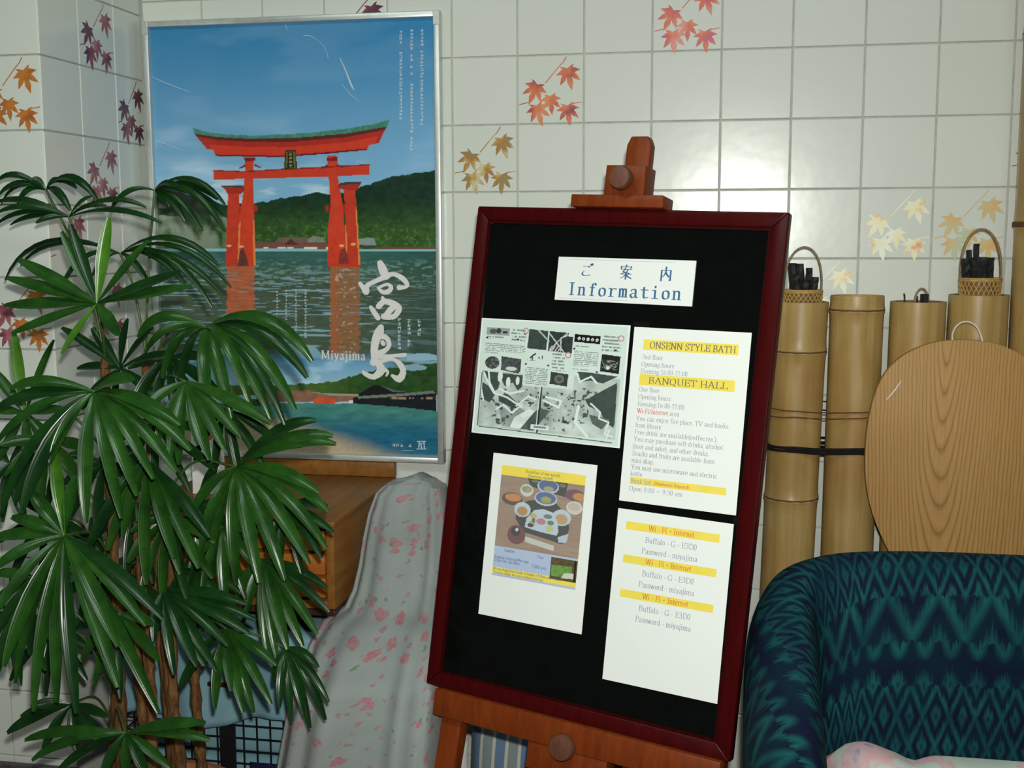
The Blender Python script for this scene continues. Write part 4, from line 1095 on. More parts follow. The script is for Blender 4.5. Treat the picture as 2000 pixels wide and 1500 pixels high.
lines_of_text(50, 245, 480, 330, 18, 1); lines_of_text(50, 170, 240, 200, 26, 2); lines_of_text(500, 470, 740, 650, 18, 3); lines_of_text(985, 270, 1235, 420, 18, 4); lines_of_text(985, 215, 1130, 235, 20, 5)
lines_of_text(315, 85, 480, 225, 34, 6); lines_of_text(1260, 100, 1440, 270, 34, 7); lines_of_text(770, 310, 900, 470, 34, 8); lines_of_text(510, 390, 600, 412, 22, 9); lines_of_text(985, 450, 1140, 466, 16, 10); lines_of_text(50, 340, 190, 356, 16, 11); lines_of_text(780, 480, 950, 496, 16, 12)
pt.over(nearline(X, Y, [(545, 370), (575, 340), (590, 330)], 9) | nearline(X, Y, [(560, 350), (565, 385)], 7) | nearline(X, Y, [(625, 360), (640, 375)], 5) | nearline(X, Y, [(665, 345), (668, 375)], 5), (60, 66, 64))
for a, b in ((470, 95), (1440, 120), (930, 320)):
    pt.over(np.abs(np.hypot(X - a, Y - b) - 26) < 5, (196, 120, 124))
for a, b in ((60, 190), (395, 190), (985, 250), (1395, 240), (500, 440), (735, 440), (1230, 470), (60, 840), (960, 1000)): pt.ell(a, b, 12, 10, (40, 44, 42))
print_grid('map_print', nx, ny, lambda a, b: mp.frac(0.012 + 0.976 * a, 0.012 + 0.976 * b, 0.00015), pt.c, mp.t, gain=1.0)

# strips of clear tape at the sheets' corners
def tape(u, v, dx, dz, what):
    x, z = bl(u, v, PN)
    o = build(MB().box((x, PN + 0.00005, z - dz), (x + dx, PN + 0.00018, z), BO, BAX), 'tape_strip', 'cover_tape', origin=bp(x, z, PN))
    tag(o, what, 'tape')
tape(1237, 628, 0.030, 0.010, 'clear tape strip at the top left of the bath hours sheet')
tape(1432, 1009, 0.020, 0.012, 'clear tape strip between the bath hours and password sheets')

# ------------------------------------------------------------------ easel
EC = BW / 2 + 0.004                              # centre line of the mast in board coordinates
ez0 = -1.62                                      # where the feet reach the floor, along the board plane
def down(x, n): return -(bp(x, 0, n).z) / BZ.z    # board height of the floor below (x, n)
easel = thing('wooden_easel', Vector((bp(EC, down(EC, -0.04), -0.04).x, bp(EC, down(EC, -0.04), -0.04).y, 0)), 'varnished reddish wood easel carrying the notice board', 'easel')
# mast
x0, zt = bl(1236, 266, -0.035)
mcx = (bl(1210, 330, -0.02)[0] + bl(1262, 330, -0.02)[0]) / 2
mw = 0.0235
mb = MB()
prof = [(mcx - mw, down(mcx, -0.05)), (mcx - mw, zt - 0.016), (mcx - mw + 0.007, zt), (mcx + mw - 0.007, zt), (mcx + mw, zt - 0.016), (mcx + mw, down(mcx, -0.05))]
mb.prism([bp(a, b, -0.056) for a, b in prof], BN * 0.022)
build(mb, 'mast', 'easel_wood', easel, bevel=0.003, smooth=40)
# upper clamp: block, crossbar, knob
bx0, bz0 = bl(1178, 381, 0.012); bx1, bz1 = bl(1262, 322, 0.012)
build(MB().box((bx0, -0.034, bz0), (bx1, 0.012, bz1), BO, BAX), 'clamp_block', 'easel_wood', easel, bevel=0.002, smooth=40)
hx0, hz0 = bl(1113, 404, 0.014); hx1, hz1 = bl(1296, 381, 0.014)
mb = MB().box((hx0, -0.033, 0.0008), (hx1, 0.014, hz1), BO, BAX)
build(mb, 'clamp_bar', 'easel_wood', easel, bevel=0.002, smooth=40)
kx, kz = bl(1214, 348, 0.028)
def knob(x, z, n, r, name='knob'):
    build(MB().lathe([(r * 0.55, 0), (r * 0.6, 0.006), (r * 0.92, 0.010), (r, 0.014), (r, 0.024), (r * 0.9, 0.028), (r * 0.5, 0.0295), (0, 0.030)], bp(x, z, n), 28, (BX, -BZ, BN)), name, 'knob_wood', easel, smooth=45)
knob(kx, kz, 0.012, 0.0205)
# tray
tx0 = bl(848, 1345, 0.012)[0]; tx1 = BW - 0.012
build(MB().box((tx0, -0.034, -BH - 0.050), (tx1, 0.010, -BH - 0.0008), BO, BAX), 'tray', 'easel_wood', easel, bevel=0.003, smooth=40)
# carriage with its knob below the tray
cx0 = bl(1032, 1440, 0.006)[0]; cx1 = bl(1187, 1470, 0.006)[0]
build(MB().box((cx0, -0.034, -BH - 0.098), (cx1, 0.006, -BH - 0.0505), BO, BAX), 'carriage', 'easel_wood', easel, bevel=0.002, smooth=40)
kx2, kz2 = bl(1100, 1458, 0.02)
knob(kx2, kz2, 0.006, 0.0235)
build(MB().box((mcx - 0.022, -0.033, -BH - 0.30), (mcx + 0.024, 0.002, -BH - 0.0985), BO, BAX), 'carriage_stem', 'easel_wood', easel, bevel=0.002, smooth=40)
# legs
def leg(xa, xb, za, n0, n1, w):
    zb = down(xb, n0)
    dx = Vector((xb - xa, zb - za)).normalized(); nn = Vector((-dx.y, dx.x)) * w
    q = [(xa - nn.x, za - nn.y), (xa + nn.x, za + nn.y)]
    def fl(s):                                   # foot cut level with the floor
        x = xb + s * nn.x
        return (x, down(x, n0))
    build(MB().prism([bp(*p, n0) for p in (q[0], q[1], fl(1), fl(-1))], BN * (n1 - n0)), 'leg', 'easel_wood', easel, bevel=0.002, smooth=40)
la = bl(887, 1380, -0.01); lb = bl(868, 1500, -0.01)
sl = (lb[0] - la[0]) / (lb[1] - la[1])
zf = down(la[0], -0.034)
leg(la[0] + sl * 0.05, la[0] + sl * (zf - la[1]), la[1] + 0.004, -0.033, -0.004, 0.021)
leg(2 * EC - la[0] - sl * 0.05, 2 * EC - la[0] - sl * (zf - la[1]), la[1] + 0.004, -0.033, -0.004, 0.021)
A = bp(mcx, -0.30, -0.060); Bq = Vector((0.384, -0.10, 0.0))
d = (Bq - A).normalized(); sx = d.cross(Vector((0, 1, 0))).normalized(); sy = sx.cross(d)
build(MB().box((-0.02, -0.011, 0), (0.02, 0.011, (Bq - A).length), A, (sx, sy, d)), 'leg', 'easel_wood', easel, bevel=0.002, smooth=40, label='rear prop leg')
# ------------------------------------------------------------------ bamboo tubes along the wall
YB = -0.088
def bamboo(xt, xb, zt, r, nodes, label, sag=0.0, tall=False):
    zb = 0.0
    t = thing('bamboo_tube', (xb, YB, 0), label, 'bamboo', 'bamboo tubes along the wall')
    cx = lambda z: xb + (xt - xb) * z / zt
    mb = MB(); n = 36
    prof = [(0.0, r * 1.03)]
    for z in sorted(nodes):
        prof += [(z - 0.03, r * 0.985), (z - 0.008, r * 1.0), (z - 0.003, r * 1.035), (z + 0.0005, r * 1.0), (z + 0.003, r * 1.03), (z + 0.010, r * 1.0), (z + 0.03, r * 0.985)]
    prof += [(zt, r)]
    rows = []
    for z, q in prof:
        rows.append([Vector((cx(z) + q * math.cos(2 * math.pi * k / n), YB + q * math.sin(2 * math.pi * k / n), z + (sag * -math.cos(2 * math.pi * k / n) if z == zt else 0))) for k in range(n)])
    ri = r * 0.84
    for z, q, m in ((zt, ri, 0), (zt - 0.10, ri, 0)):
        rows.append([Vector((cx(z) + q * math.cos(2 * math.pi * k / n), YB + q * math.sin(2 * math.pi * k / n), z + (sag * -math.cos(2 * math.pi * k / n) if z == zt else 0))) for k in range(n)])
    mb.grid(rows, True)
    nr = len(rows)
    for i in range(len(mb.m)):
        if i >= (nr - 3) * n: mb.m[i] = 1 if i < (nr - 2) * n else 2
    base = (nr - 1) * n
    mb.f.append(tuple(range(base, base + n))); mb.m.append(2)
    mb.f.append(tuple(range(n - 1, -1, -1))); mb.m.append(2)
    build(mb, 'stalk', ['bamboo_skin', 'bamboo_cut', 'bamboo_inside'], t, smooth=40)
    for z in nodes:
        mb = MB()
        ring = [Vector((cx(z) + r * 1.008 * math.cos(2 * math.pi * k / 40), YB + r * 1.008 * math.sin(2 * math.pi * k / 40), z + 0.0012 * math.sin(k * 2.1))) for k in range(40)]
        mb.grid([[p + Vector((0, 0, -0.0022)) for p in ring], [Vector((cx(z), YB, z)) + (p - Vector((cx(z), YB, z))) * 1.022 for p in ring], [p + Vector((0, 0, 0.0022)) for p in ring]], True)
        build(mb, 'node_ring', 'bamboo_node', t, smooth=60)
    return t
zv = lambda u, v: W(u, v, YB - 0.055).z
bamboo(0.778, 0.744, 1.311, 0.0565, [zv(1560, 690), zv(1545, 980), 0.33], 'bamboo tube right beside the notice board with a charcoal basket on top')
bamboo(0.892, 0.882, 1.314, 0.0555, [zv(1675, 608), 0.62, 0.2], 'empty bamboo tube with an open slanting rim, second from the notice board', 0.007)
bamboo(1.015, 1.004, 1.313, 0.0560, [0.86, 0.4], 'bamboo tube with a small basket sunk in its mouth, behind the wooden paddle')
bamboo(1.134, 1.125, 1.328, 0.0590, [0.78, 0.3], 'bamboo tube with a high-handled charcoal basket, behind the string loop')
t5 = bamboo(1.2590, 1.2570, 2.05, 0.0615, [zv(2040, 437), 1.85, 0.9, 0.4], 'tall bamboo pole cut off by the right edge of the picture')

zr = zv(2040, 437)
build(MB().lathe([(0.0605, zr - 0.007), (0.0652, zr - 0.005), (0.0655, zr + 0.004), (0.0605, zr + 0.006)], (1.2588, YB, 0), 36), 'ring_band', 'cord_brown', t5, smooth=50, label='dark brown band around the pole')
def charcoal(path, r, what, n=7):
    rr = random.Random(what)
    mb = MB(); p0, p1 = Vector(path[0]), Vector(path[1])
    rows = []
    for k in range(6):
        p = p0.lerp(p1, k / 5)
        rows.append([p + Vector((math.cos(2 * math.pi * i / n), math.sin(2 * math.pi * i / n), 0)) * r * rr.uniform(0.82, 1.1) for i in range(n)])
    mb.grid(rows, True)
    mb.f.append(tuple(range(n - 1, -1, -1))); mb.m.append(0)
    b = 5 * n; mb.f.append(tuple(b + i for i in range(n))); mb.m.append(0)
    build(mb, 'charcoal_stick', 'charcoal', origin=p0, label=what, cat='charcoal', group='charcoal sticks in the baskets')
def basket(x, z0, z1, r0, r1, hz, hw, lean, label, hr=0.0022, inner=0.03):
    """woven cup from z0 to z1 with an arched handle up to hz"""
    t = thing('charcoal_basket', (x, YB, z0), label, 'basket', 'small baskets on the bamboo')
    mb = MB().lathe([(r0 * 0.9, z0), (r0, z0 + 0.004), (r1, z1), (r1 * 0.93, z1), (r0 * 0.92, z0 + inner), (0, z0 + inner)], (x, YB, 0), 28)
    build(mb, 'basket_body', 'basket_dark', t, smooth=40)
    mb = MB(); nb = 26
    for s_ in (1, -1):                            # two sets of slanting splints crossing over each other
        for k in range(nb):
            path = []
            for j in range(4):
                f = j / 3; a = 2 * math.pi * (k + s_ * f * 2.0) / nb
                rr = (r0 + (r1 - r0) * f) + 0.0006 + 0.0007 * (((k + j) % 2) if s_ > 0 else ((k + j + 1) % 2))
                path.append(Vector((x + rr * math.cos(a), YB + rr * math.sin(a), z0 + 0.001 + (z1 - z0 - 0.002) * f)))
            mb.tube(path, 0.0013, 4, True)
    build(mb, 'weave', 'basket_cane', t, kind='stuff')
    mb = MB()
    for zz, rr in ((z1, r1), (z1 - 0.0035, r1 * 1.005)):
        ring = [Vector((x + rr * math.cos(a * math.pi / 16), YB + rr * math.sin(a * math.pi / 16), zz)) for a in range(33)]
        mb.tube(ring, 0.0024, 6, False)
    build(mb, 'rim', 'basket_cane', t, smooth=60)
    for q in (-1, 1):
        pts = []
        for k in range(19):
            a = math.pi * k / 18
            pts.append(Vector((x + lean * math.sin(a) - hw * math.cos(a), YB + q * 0.0035 * math.sin(a * 3), z1 - 0.004 + (hz - z1) * math.sin(a) ** 0.75)))
        build(MB().tube(pts, hr, 6), 'handle', 'handle_cane', t, smooth=60)
# first basket: partly hidden by the notice board
bx = W(1571, 575, YB).x - 0.004
z1 = W(1571, 569, YB).z; zt = W(1571, 479, YB).z
basket(bx, 1.3045, z1 + 0.002, 0.039, 0.0405, zt, 0.039, 0.002, 'woven cane basket of charcoal on the tube beside the notice board')
B1 = [(1547, 514, 1550, 0.0100), (1562, 515, 1564, 0.0086), (1581, 523, 1577, 0.0076), (1591, 541, 1588, 0.0086), (1554, 536, 1555, 0.0110), (1572, 546, 1571, 0.0120)]
for k, (u, v, ub, r) in enumerate(B1):
    y = YB + (0.012 if k in (1, 2, 0) else -0.014)
    top = W(u, v, y); bot = Vector((W(ub, 575, y).x, y, 1.337))
    charcoal((bot, top), r, ['charcoal stick nearest the notice board frame, at the back', 'tall square-topped charcoal stick rising at the middle of the basket beside the board', 'second tall charcoal stick, right of the tallest, in the basket beside the board', 'short charcoal stick at the right rim of the basket beside the board', 'short thick charcoal stick at the front left of the basket beside the board', 'short thick charcoal stick at the front centre of the basket beside the board'][k])
bx = W(1914, 560, YB).x; z1 = W(1914, 546, YB).z; zt = W(1912, 444, YB).z
basket(bx, 1.3220, z1 + 0.002, 0.0385, 0.0405, zt, 0.0400, -0.002, 'woven cane basket of charcoal with a tall handle above the string loop', 0.0026)
B4 = [(1893, 488, 1893, 0.0060), (1908, 476, 1904, 0.0062), (1885, 505, 1888, 0.0100), (1900, 503, 1900, 0.0110), (1918, 502, 1917, 0.0115), (1933, 503, 1930, 0.0105), (1910, 510, 1910, 0.0120)]
for k, (u, v, ub, r) in enumerate(B4):
    y = YB + (0.012 if k in (0, 1, 3, 5) else -0.013)
    top = W(u, v, y); bot = Vector((W(ub, 545, y).x, y, 1.3545))
    charcoal((bot, top), r, ['slim charcoal stick, second tallest, in the tall-handled basket', 'slim charcoal stick, the tallest, in the tall-handled basket', 'charcoal stick at the left rim of the tall-handled basket', 'charcoal stick behind, left of centre, in the tall-handled basket', 'thick charcoal stick, right of centre, in the tall-handled basket', 'charcoal stick at the right rim of the tall-handled basket', 'thick charcoal stick at the front centre of the tall-handled basket'][k])
bx = W(1800, 585, YB).x
z1 = W(1800, 594, YB).z; zt = W(1800, 560, YB).z
basket(bx, 1.2150, 1.306, 0.026, 0.030, zt, 0.0135, 0.0, 'small basket sunk in the mouth of a bamboo tube', 0.0020, 0.02)
charcoal((Vector((bx + 0.006, YB, 1.2370)), W(1806, 574, YB)), 0.0095, 'thick black charcoal stick in the basket sunk in the bamboo mouth')
charcoal((Vector((bx - 0.008, YB, 1.2370)), W(1790, 578, YB)), 0.0040, 'thin black charcoal stick in the basket sunk in the bamboo mouth')
tw = build(MB().tube([Vector((0.990, YB - 0.010, 1.2140)), W(1767, 576, YB), W(1765, 573, YB)], 0.0016, 6), 'twig', 'charcoal', origin=(0.990, YB, 1.2140))
tag(tw, 'thin dark twig sticking out of the bamboo tube behind the paddle', 'twig')
# cords tying the first tubes together
def cord(zs, r, mat, label, xs=(0.769, 0.8885), off=0.0592, wob=0.004):
    c = thing('binding_cord', (xs[0], YB - off, min(zs)), label, 'cord')
    for i, z in enumerate(zs):
        pts = []
        for k in range(41):                       # loop around both tubes
            a = 2 * math.pi * k / 40
            x = (xs[0] if math.cos(a) < 0 else xs[1]) + off * math.cos(a) * 1.0
            pts.append((a, x))
        path = []
        for a, x in pts:
            yy = YB + off * math.sin(a)
            path.append(Vector((x, yy, z + wob * math.sin(a + i * 1.3))))
        # follow the valley between the tubes
        front = []
        for p in catmull(path, 3):
            mid = abs(p.x - (xs[0] + xs[1]) / 2)
            front.append(p + Vector((0, 0, -0.004 * max(0, 1 - mid / 0.05))))
        build(MB().tube(front, r, 6, False), 'turn', mat, c, smooth=60)
zc = zv(1545, 878)
cord([zc + 0.006, zc - 0.001, zc + 0.0015, zc - 0.007], 0.0026, 'cord_black', 'black cord bound around the two tubes beside the notice board')
zc = zv(1545, 806)
cord([zc + 0.008, zc - 0.008], 0.0013, 'cord_brown', 'thin brown cord tied around the two tubes above the black cord')

# ------------------------------------------------------------------ giant rice paddle
PYB = -0.200
pc = W(1884, 665, PYB)
def paddle_half():
    pts = []
    for u, v in ((1884, 664), (1835, 667), (1790, 681), (1752, 704), (1724, 737), (1706, 780), (1695, 830), (1690, 885), (1691, 935), (1699, 985), (1716, 1035), (1742, 1090)):
        p = W(u, v, PYB); pts.append((pc.x - p.x, p.z))
    return pts
H = paddle_half()
H = [(q.x, q.z) for q in catmull([(a, 0, b) for a, b in H], 3)]
zl = H[-1][1]
H += [(q.x, q.z) for q in catmull([(H[-1][0], 0, zl), (0.10, 0, zl - 0.055), (0.060, 0, zl - 0.11), (0.048, 0, zl - 0.20), (0.048, 0, 0.05), (0.042, 0, 0.0)], 5)][1:]
paddle = thing('rice_paddle', (pc.x, PYB, 0), 'giant light wooden rice paddle leaning behind the armchair', 'paddle')
lean = 0.0
poly = [Vector((pc.x - a, PYB, z)) for a, z in H] + [Vector((pc.x + a, PYB, z)) for a, z in H[::-1][:-1]]
build(MB().prism(poly, Vector((0, 0.02, 0))), 'blade', 'paddle_wood', paddle, bevel=0.003, smooth=40)
lp = [W(u, v, PYB + 0.010) for u, v in ((1861, 672), (1860, 655), (1866, 640), (1878, 630), (1892, 629), (1905, 636), (1914, 650), (1920, 672))]
build(MB().tube(catmull(lp, 5), 0.0020, 7), 'string_loop', 'string_white', paddle, smooth=60, label='white hanging string loop')
mb = MB(); brush(mb, [(1732, 780, 1.6), (1747, 763, 2.2), (1760, 744, 1.4)], lambda q: W(q.x, q.y, PYB - 0.0006))
build(mb, 'scratch', 'print_white', paddle, recalc=False, label='pale scratch in the wood')

# ------------------------------------------------------------------ armchair
chair = thing('armchair', (1.08, -0.90, 0), 'rounded armchair in teal and navy ikat fabric at lower right', 'armchair')
xL, xR, yBk, yF, rc_ = 0.748, 1.44, -0.575, -1.27, 0.115
plan = []
for k in range(9): plan.append((xL, yF + (yBk - rc_ - yF) * k / 9))
for k in range(10):
    a = math.pi - math.pi / 2 * k / 9; plan.append((xL + rc_ + rc_ * math.cos(a), yBk - rc_ + rc_ * math.sin(a)))
for k in range(1, 12): plan.append((xL + rc_ + (xR - xL - 2 * rc_) * k / 12, yBk))
for k in range(10):
    a = math.pi / 2 - math.pi / 2 * k / 9; plan.append((xR - rc_ + rc_ * math.cos(a), yBk - rc_ + rc_ * math.sin(a)))
for k in range(1, 10): plan.append((xR, yBk - rc_ + (yF - yBk + rc_) * k / 9))
cum = [0.0]
for a, b in zip(plan[:-1], plan[1:]): cum.append(cum[-1] + math.dist(a, b))
rows = []; uvs = []
for i, (px, py) in enumerate(plan):
    a = plan[max(i - 1, 0)]; b = plan[min(i + 1, len(plan) - 1)]
    tx, ty = b[0] - a[0], b[1] - a[1]; l = math.hypot(tx, ty); ox, oy = -ty / l, tx / l      # outward
    e = max(0.0, (yBk - 0.02 - py) / (yBk - 0.02 - yF))
    side = abs(px - (xL + xR) / 2) / ((xR - xL) / 2)
    top = 0.908 - 0.022 * side ** 3.0 - 0.27 * (max(0.0, e - 0.06) ** 0.9)
    inn = 1.0 - 0.5 * side ** 4
    fr = 1.0 - 0.35 * max(0, 1 - i / 1.5) - 0.35 * max(0, 1 - (len(plan) - 1 - i) / 1.5)
    sec = [(0.030, 0.09), (0.048, 0.22), (0.066, 0.40), (0.082, top - 0.24), (0.086, top - 0.15), (0.080, top - 0.08), (0.062, top - 0.032), (0.034, top - 0.008), (0.0, top), (-0.034, top - 0.010), (-0.060, top - 0.036), (-0.074, top - 0.085), (-0.080, top - 0.16), (-0.085, top - 0.25), (-0.080, 0.44), (-0.070, 0.36), (-0.06, 0.20), (-0.03, 0.09)]
    r_ = []; acc = 0; pz = None
    for o_, z in sec:
        o_ *= fr * (inn if o_ < 0 else 1.0)
        if pz is not None: acc += math.hypot(o_ - pz[0], z - pz[1])
        pz = (o_, z)
        r_.append(Vector((px + ox * o_, py + oy * o_, z))); uvs.append((cum[i] * 1.0, acc))
    rows.append(r_)
mb = MB().grid([list(q) for q in rows], True)
ns = len(rows[0])
mb.f.append(tuple(range(ns))); mb.m.append(0); mb.f.append(tuple((len(rows) - 1) * ns + i for i in range(ns - 1, -1, -1))); mb.m.append(0)
body = build(mb, 'back_and_arms', 'ikat_weave', chair, smooth=70, uvf=uvs)
sub = body.modifiers.new('subdivision', 'SUBSURF'); sub.levels = 1; sub.render_levels = 2
mb = MB().box((xL + 0.085, yF + 0.02, 0.22), (xR - 0.085, yBk - 0.085, 0.425))
seat_uv = None
seat = build(mb, 'seat_cushion', 'ikat_weave', chair, bevel=0.035, seg=4, smooth=60)
me = seat.data; ul = me.uv_layers.new(name='uv')
for lp_ in me.loops:
    co = me.vertices[lp_.vertex_index].co; ul.data[lp_.index].uv = (co.x, co.y + co.z)
build(MB().box((xL + 0.02, yF + 0.05, 0.09), (xR - 0.02, yBk - 0.03, 0.215)), 'base', 'navy_cloth', chair, bevel=0.01)
for fx_ in (xL + 0.07, xR - 0.07):
    for fy_ in (yF + 0.10, yBk - 0.10):
        build(MB().lathe([(0.016, 0.0), (0.026, 0.09)], (fx_, fy_, 0), 12), 'foot', 'chest_dark', chair, smooth=40)
# pillow on the seat
def pillow(name, c, ax, sx, sy, th, mat, label, cat, uvscale=1.0, seed=0, lump=0.0, crest=None):
    t = thing(name, c - ax[2] * 0 , label, cat)
    n = 22; rows = []; uv = []
    def pt_(i, j, s_):
        a = -1 + 2 * i / n; b = -1 + 2 * j / n
        h = (max(0.0, (1 - a ** 4)) * max(0.0, (1 - b ** 4))) ** 0.5
        pin = 1 - 0.07 * (1 - abs(b)) * abs(a) ** 3
        pin2 = 1 - 0.07 * (1 - abs(a)) * abs(b) ** 3
        w = lump * math.sin(3.1 * a + 2.0 * b + seed) + lump * 0.7 * math.sin(6.3 * a - 4.0 * b + seed * 2)
        if crest and b > 0: pin += crest(a) * b
        return c + ax[0] * (a * sx * pin2) + ax[1] * (b * sy * pin) + ax[2] * (s_ * th * h * (1 + w))
    mb = MB(); uvl = []
    for s_ in (1, -1):
        rows = []
        for j in range(n + 1):
            rows.append([pt_(i, j, s_) for i in range(n + 1)])
            uvl += [(i / n * uvscale, j / n * uvscale) for i in range(n + 1)]
        mb.grid(rows)
    o = build(mb, 'cover', mat, t, smooth=75, uvf=uvl)
    return t
X_, Y_, Z_ = Vector((1, 0, 0)), Vector((0, 1, 0)), Vector((0, 0, 1))
q = math.radians(68)
pa, pb = Vector((0, math.cos(q), math.sin(q))), Vector((0, -math.sin(q), math.cos(q)))
pillow('seat_pillow', Vector((0.968, -0.790, 0.518)), (X_, pa, pb), 0.172, 0.105, 0.062, 'pastel_print', 'pastel printed pillow tucked against the back of the armchair', 'pillow', 1, 1.0, 0.22, crest=lambda a: 0.13 * math.exp(-((a + 0.66) / 0.20) ** 2) - 0.10 * math.exp(-((a + 0.20) / 0.12) ** 2) - 0.9 * max(0, -a - 0.82))

# ------------------------------------------------------------------ striped cushion and books behind the easel
q = math.radians(80)
pa, pb = Vector((0, math.cos(q), math.sin(q))), Vector((0, -math.sin(q), math.cos(q)))
pillow('striped_cushion', Vector((0.226, -0.315, 0.226)), (X_, pa, pb), 0.126, 0.226, 0.075, 'stripe_cloth', 'blue and cream striped cushion standing behind the easel leg', 'cushion', 1.0, 2.0, 0.05)
vx = W(897, 1480, -0.405).x
vase = build(MB().lathe([(0.0, 0.0), (0.022, 0.0), (0.026, 0.02), (0.021, 0.12), (0.017, 0.30), (0.019, 0.40), (0.022, 0.425), (0.020, 0.425), (0.016, 0.39), (0.0, 0.38)], (vx, -0.405, 0), 24), 'vase', 'porcelain', origin=(vx, -0.405, 0), smooth=40)
tag(vase, 'slim white glazed vase behind the left easel leg', 'vase')
shelf = thing('low_shelf', (0.53, -0.16, 0), 'low dark wooden shelf behind the easel', 'shelf')
build(MB().box((0.42, -0.27, 0.10), (0.66, -0.05, 0.125)), 'shelf_board', 'chest_dark', shelf, bevel=0.002)
for x in (0.42, 0.64): build(MB().box((x, -0.27, 0.0), (x + 0.02, -0.05, 0.0995)), 'shelf_side', 'chest_dark', shelf, bevel=0.002)
x = 0.438
for w, h, m, what in ((0.012, 0.315, 'book_grey', 'slim pale grey book standing behind the easel'), (0.034, 0.305, 'book_tan', 'tan book standing behind the easel'), (0.040, 0.298, 'book_red', 'dark red book standing behind the easel'), (0.010, 0.285, 'book_grey', 'thin pale booklet between two dark books behind the easel'), (0.045, 0.290, 'book_dark', 'thick black book at the right of the books behind the easel')):
    b = thing('book', (x + w / 2, -0.17, 0.1255), what, 'book', 'books behind the easel')
    y0, y1 = -0.265, -0.085
    mb = MB().box((x, y0, 0.1255), (x + 0.002, y1, 0.1255 + h)).box((x + w - 0.002, y0, 0.1255), (x + w, y1, 0.1255 + h)).box((x + 0.002, y0, 0.1255), (x + w - 0.002, y0 + 0.003, 0.1255 + h))
    build(mb, 'binding', m, b)
    build(MB().box((x + 0.0021, y0 + 0.0031, 0.1285), (x + w - 0.0021, y1 - 0.004, 0.1225 + h)), 'pages', 'page_white', b)
    x += w + 0.0015

# ------------------------------------------------------------------ wooden chest on the cloth-covered wire crate
CX1 = -0.143; CX0 = -0.60; CYF = -0.462; CZ0, CZ1 = 0.703, 0.872
chest = thing('wooden_chest', (-0.37, -0.25, 0.6395), 'brown wooden chest with raised back and orange fronted drawers below the poster', 'chest')
mb = MB()
mb.box((CX1 - 0.016, CYF, CZ0), (CX1, -0.012, CZ1)).box((CX0, CYF, CZ0), (CX0 + 0.016, -0.012, CZ1)).box((CX0 + 0.016, CYF, CZ0), (CX1 - 0.016, -0.012, CZ0 + 0.016)).box((CX0 + 0.016, -0.03, CZ0 + 0.016), (CX1 - 0.016, -0.012, CZ1))
build(mb, 'body', 'chest_wood', chest, bevel=0.0012, smooth=40)
build(MB().box((CX0 - 0.004, CYF - 0.006, CZ1 + 0.0005), (CX1 + 0.003, -0.012, CZ1 + 0.014)), 'top_board', 'chest_wood', chest, bevel=0.003, smooth=40)
build(MB().box((CX0, -0.030, CZ1 + 0.0145), (CX1 + 0.001, -0.006, 0.9215)), 'back_panel', 'chest_wood', chest, bevel=0.002, smooth=40)
zs = np.linspace(CZ0 + 0.020, CZ1 - 0.004, 4)
for k in range(3):
    for xa, xb in ((CX0 + 0.019, (CX0 + CX1) / 2 - 0.003), ((CX0 + CX1) / 2 + 0.003, CX1 - 0.019)):
        dr = build(MB().box((xa, CYF - 0.004, zs[k] + 0.004), (xb, -0.06, zs[k + 1] - 0.004)), 'drawer', 'chest_front', chest, bevel=0.002, smooth=40)
        build(MB().lathe([(0.004, 0), (0.004, 0.008), (0.010, 0.012), (0.010, 0.018), (0, 0.021)], ((xa + xb) / 2, CYF - 0.004, (zs[k] + zs[k + 1]) / 2), 14, (X_, Z_, -Y_)), 'knob', 'chest_dark', dr, smooth=45)
build(MB().box((CX0 - 0.002, CYF - 0.008, CZ0 - 0.012), (CX1 + 0.002, -0.012, CZ0 - 0.0005)), 'plinth', 'chest_dark', chest, bevel=0.002)
for fx_ in (CX0 + 0.03, -0.27):
    for fy_ in (-0.35, -0.10):
        build(MB().box((fx_ - 0.015, fy_ - 0.015, 0.6405), (fx_ + 0.015, fy_ + 0.015, CZ0 - 0.0125)), 'foot', 'chest_dark', chest)
cbx = W(405, 860, -0.26)
card = thing('small_box', (cbx.x, -0.26, CZ1 + 0.0145), 'small white box with a yellow oval, on the chest behind the palm', 'box')
build(MB().box((cbx.x - 0.032, -0.275, CZ1 + 0.0145), (cbx.x + 0.032, -0.245, cbx.z + 0.028)), 'carton', 'page_white', card, bevel=0.001)
build(MB().lathe([(0.022, 0.0), (0.022, 0.0004), (0.0, 0.0005)], (cbx.x, -0.2755, cbx.z + 0.012), 20, (X_, Z_ * 0.45, -Y_)), 'oval_print', 'ink_orange', card)
KX0, KX1, KY0, KY1, KZ = -0.63, -0.214, -0.430, -0.05, 0.629
crate = thing('wire_crate', ((KX0 + KX1) / 2, (KY0 + KY1) / 2, 0), 'black wire grid crate under the light blue cloth', 'crate')
def wires(name, pts):
    for a, b in pts: build(MB().tube([a, b], 0.0021, 5), name, 'black_wire', crate)
nxw = 15; nzw = 23
xs_ = np.linspace(KX0, KX1, nxw); zs_ = np.linspace(0.01, KZ - 0.004, nzw)
wires('upright_wire', [(Vector((x, KY0, 0.0)), Vector((x, KY0, KZ))) for x in xs_])
wires('cross_wire', [(Vector((KX0, KY0 - 0.003, z)), Vector((KX1, KY0 - 0.003, z))) for z in zs_])
ys_ = np.linspace(KY0, KY1, 12)
mb = MB()
for y in ys_[1:]: mb.tube([Vector((KX1, y, 0.0)), Vector((KX1, y, KZ))], 0.0021, 5).tube([Vector((KX0, y, 0.0)), Vector((KX0, y, KZ))], 0.0021, 5)
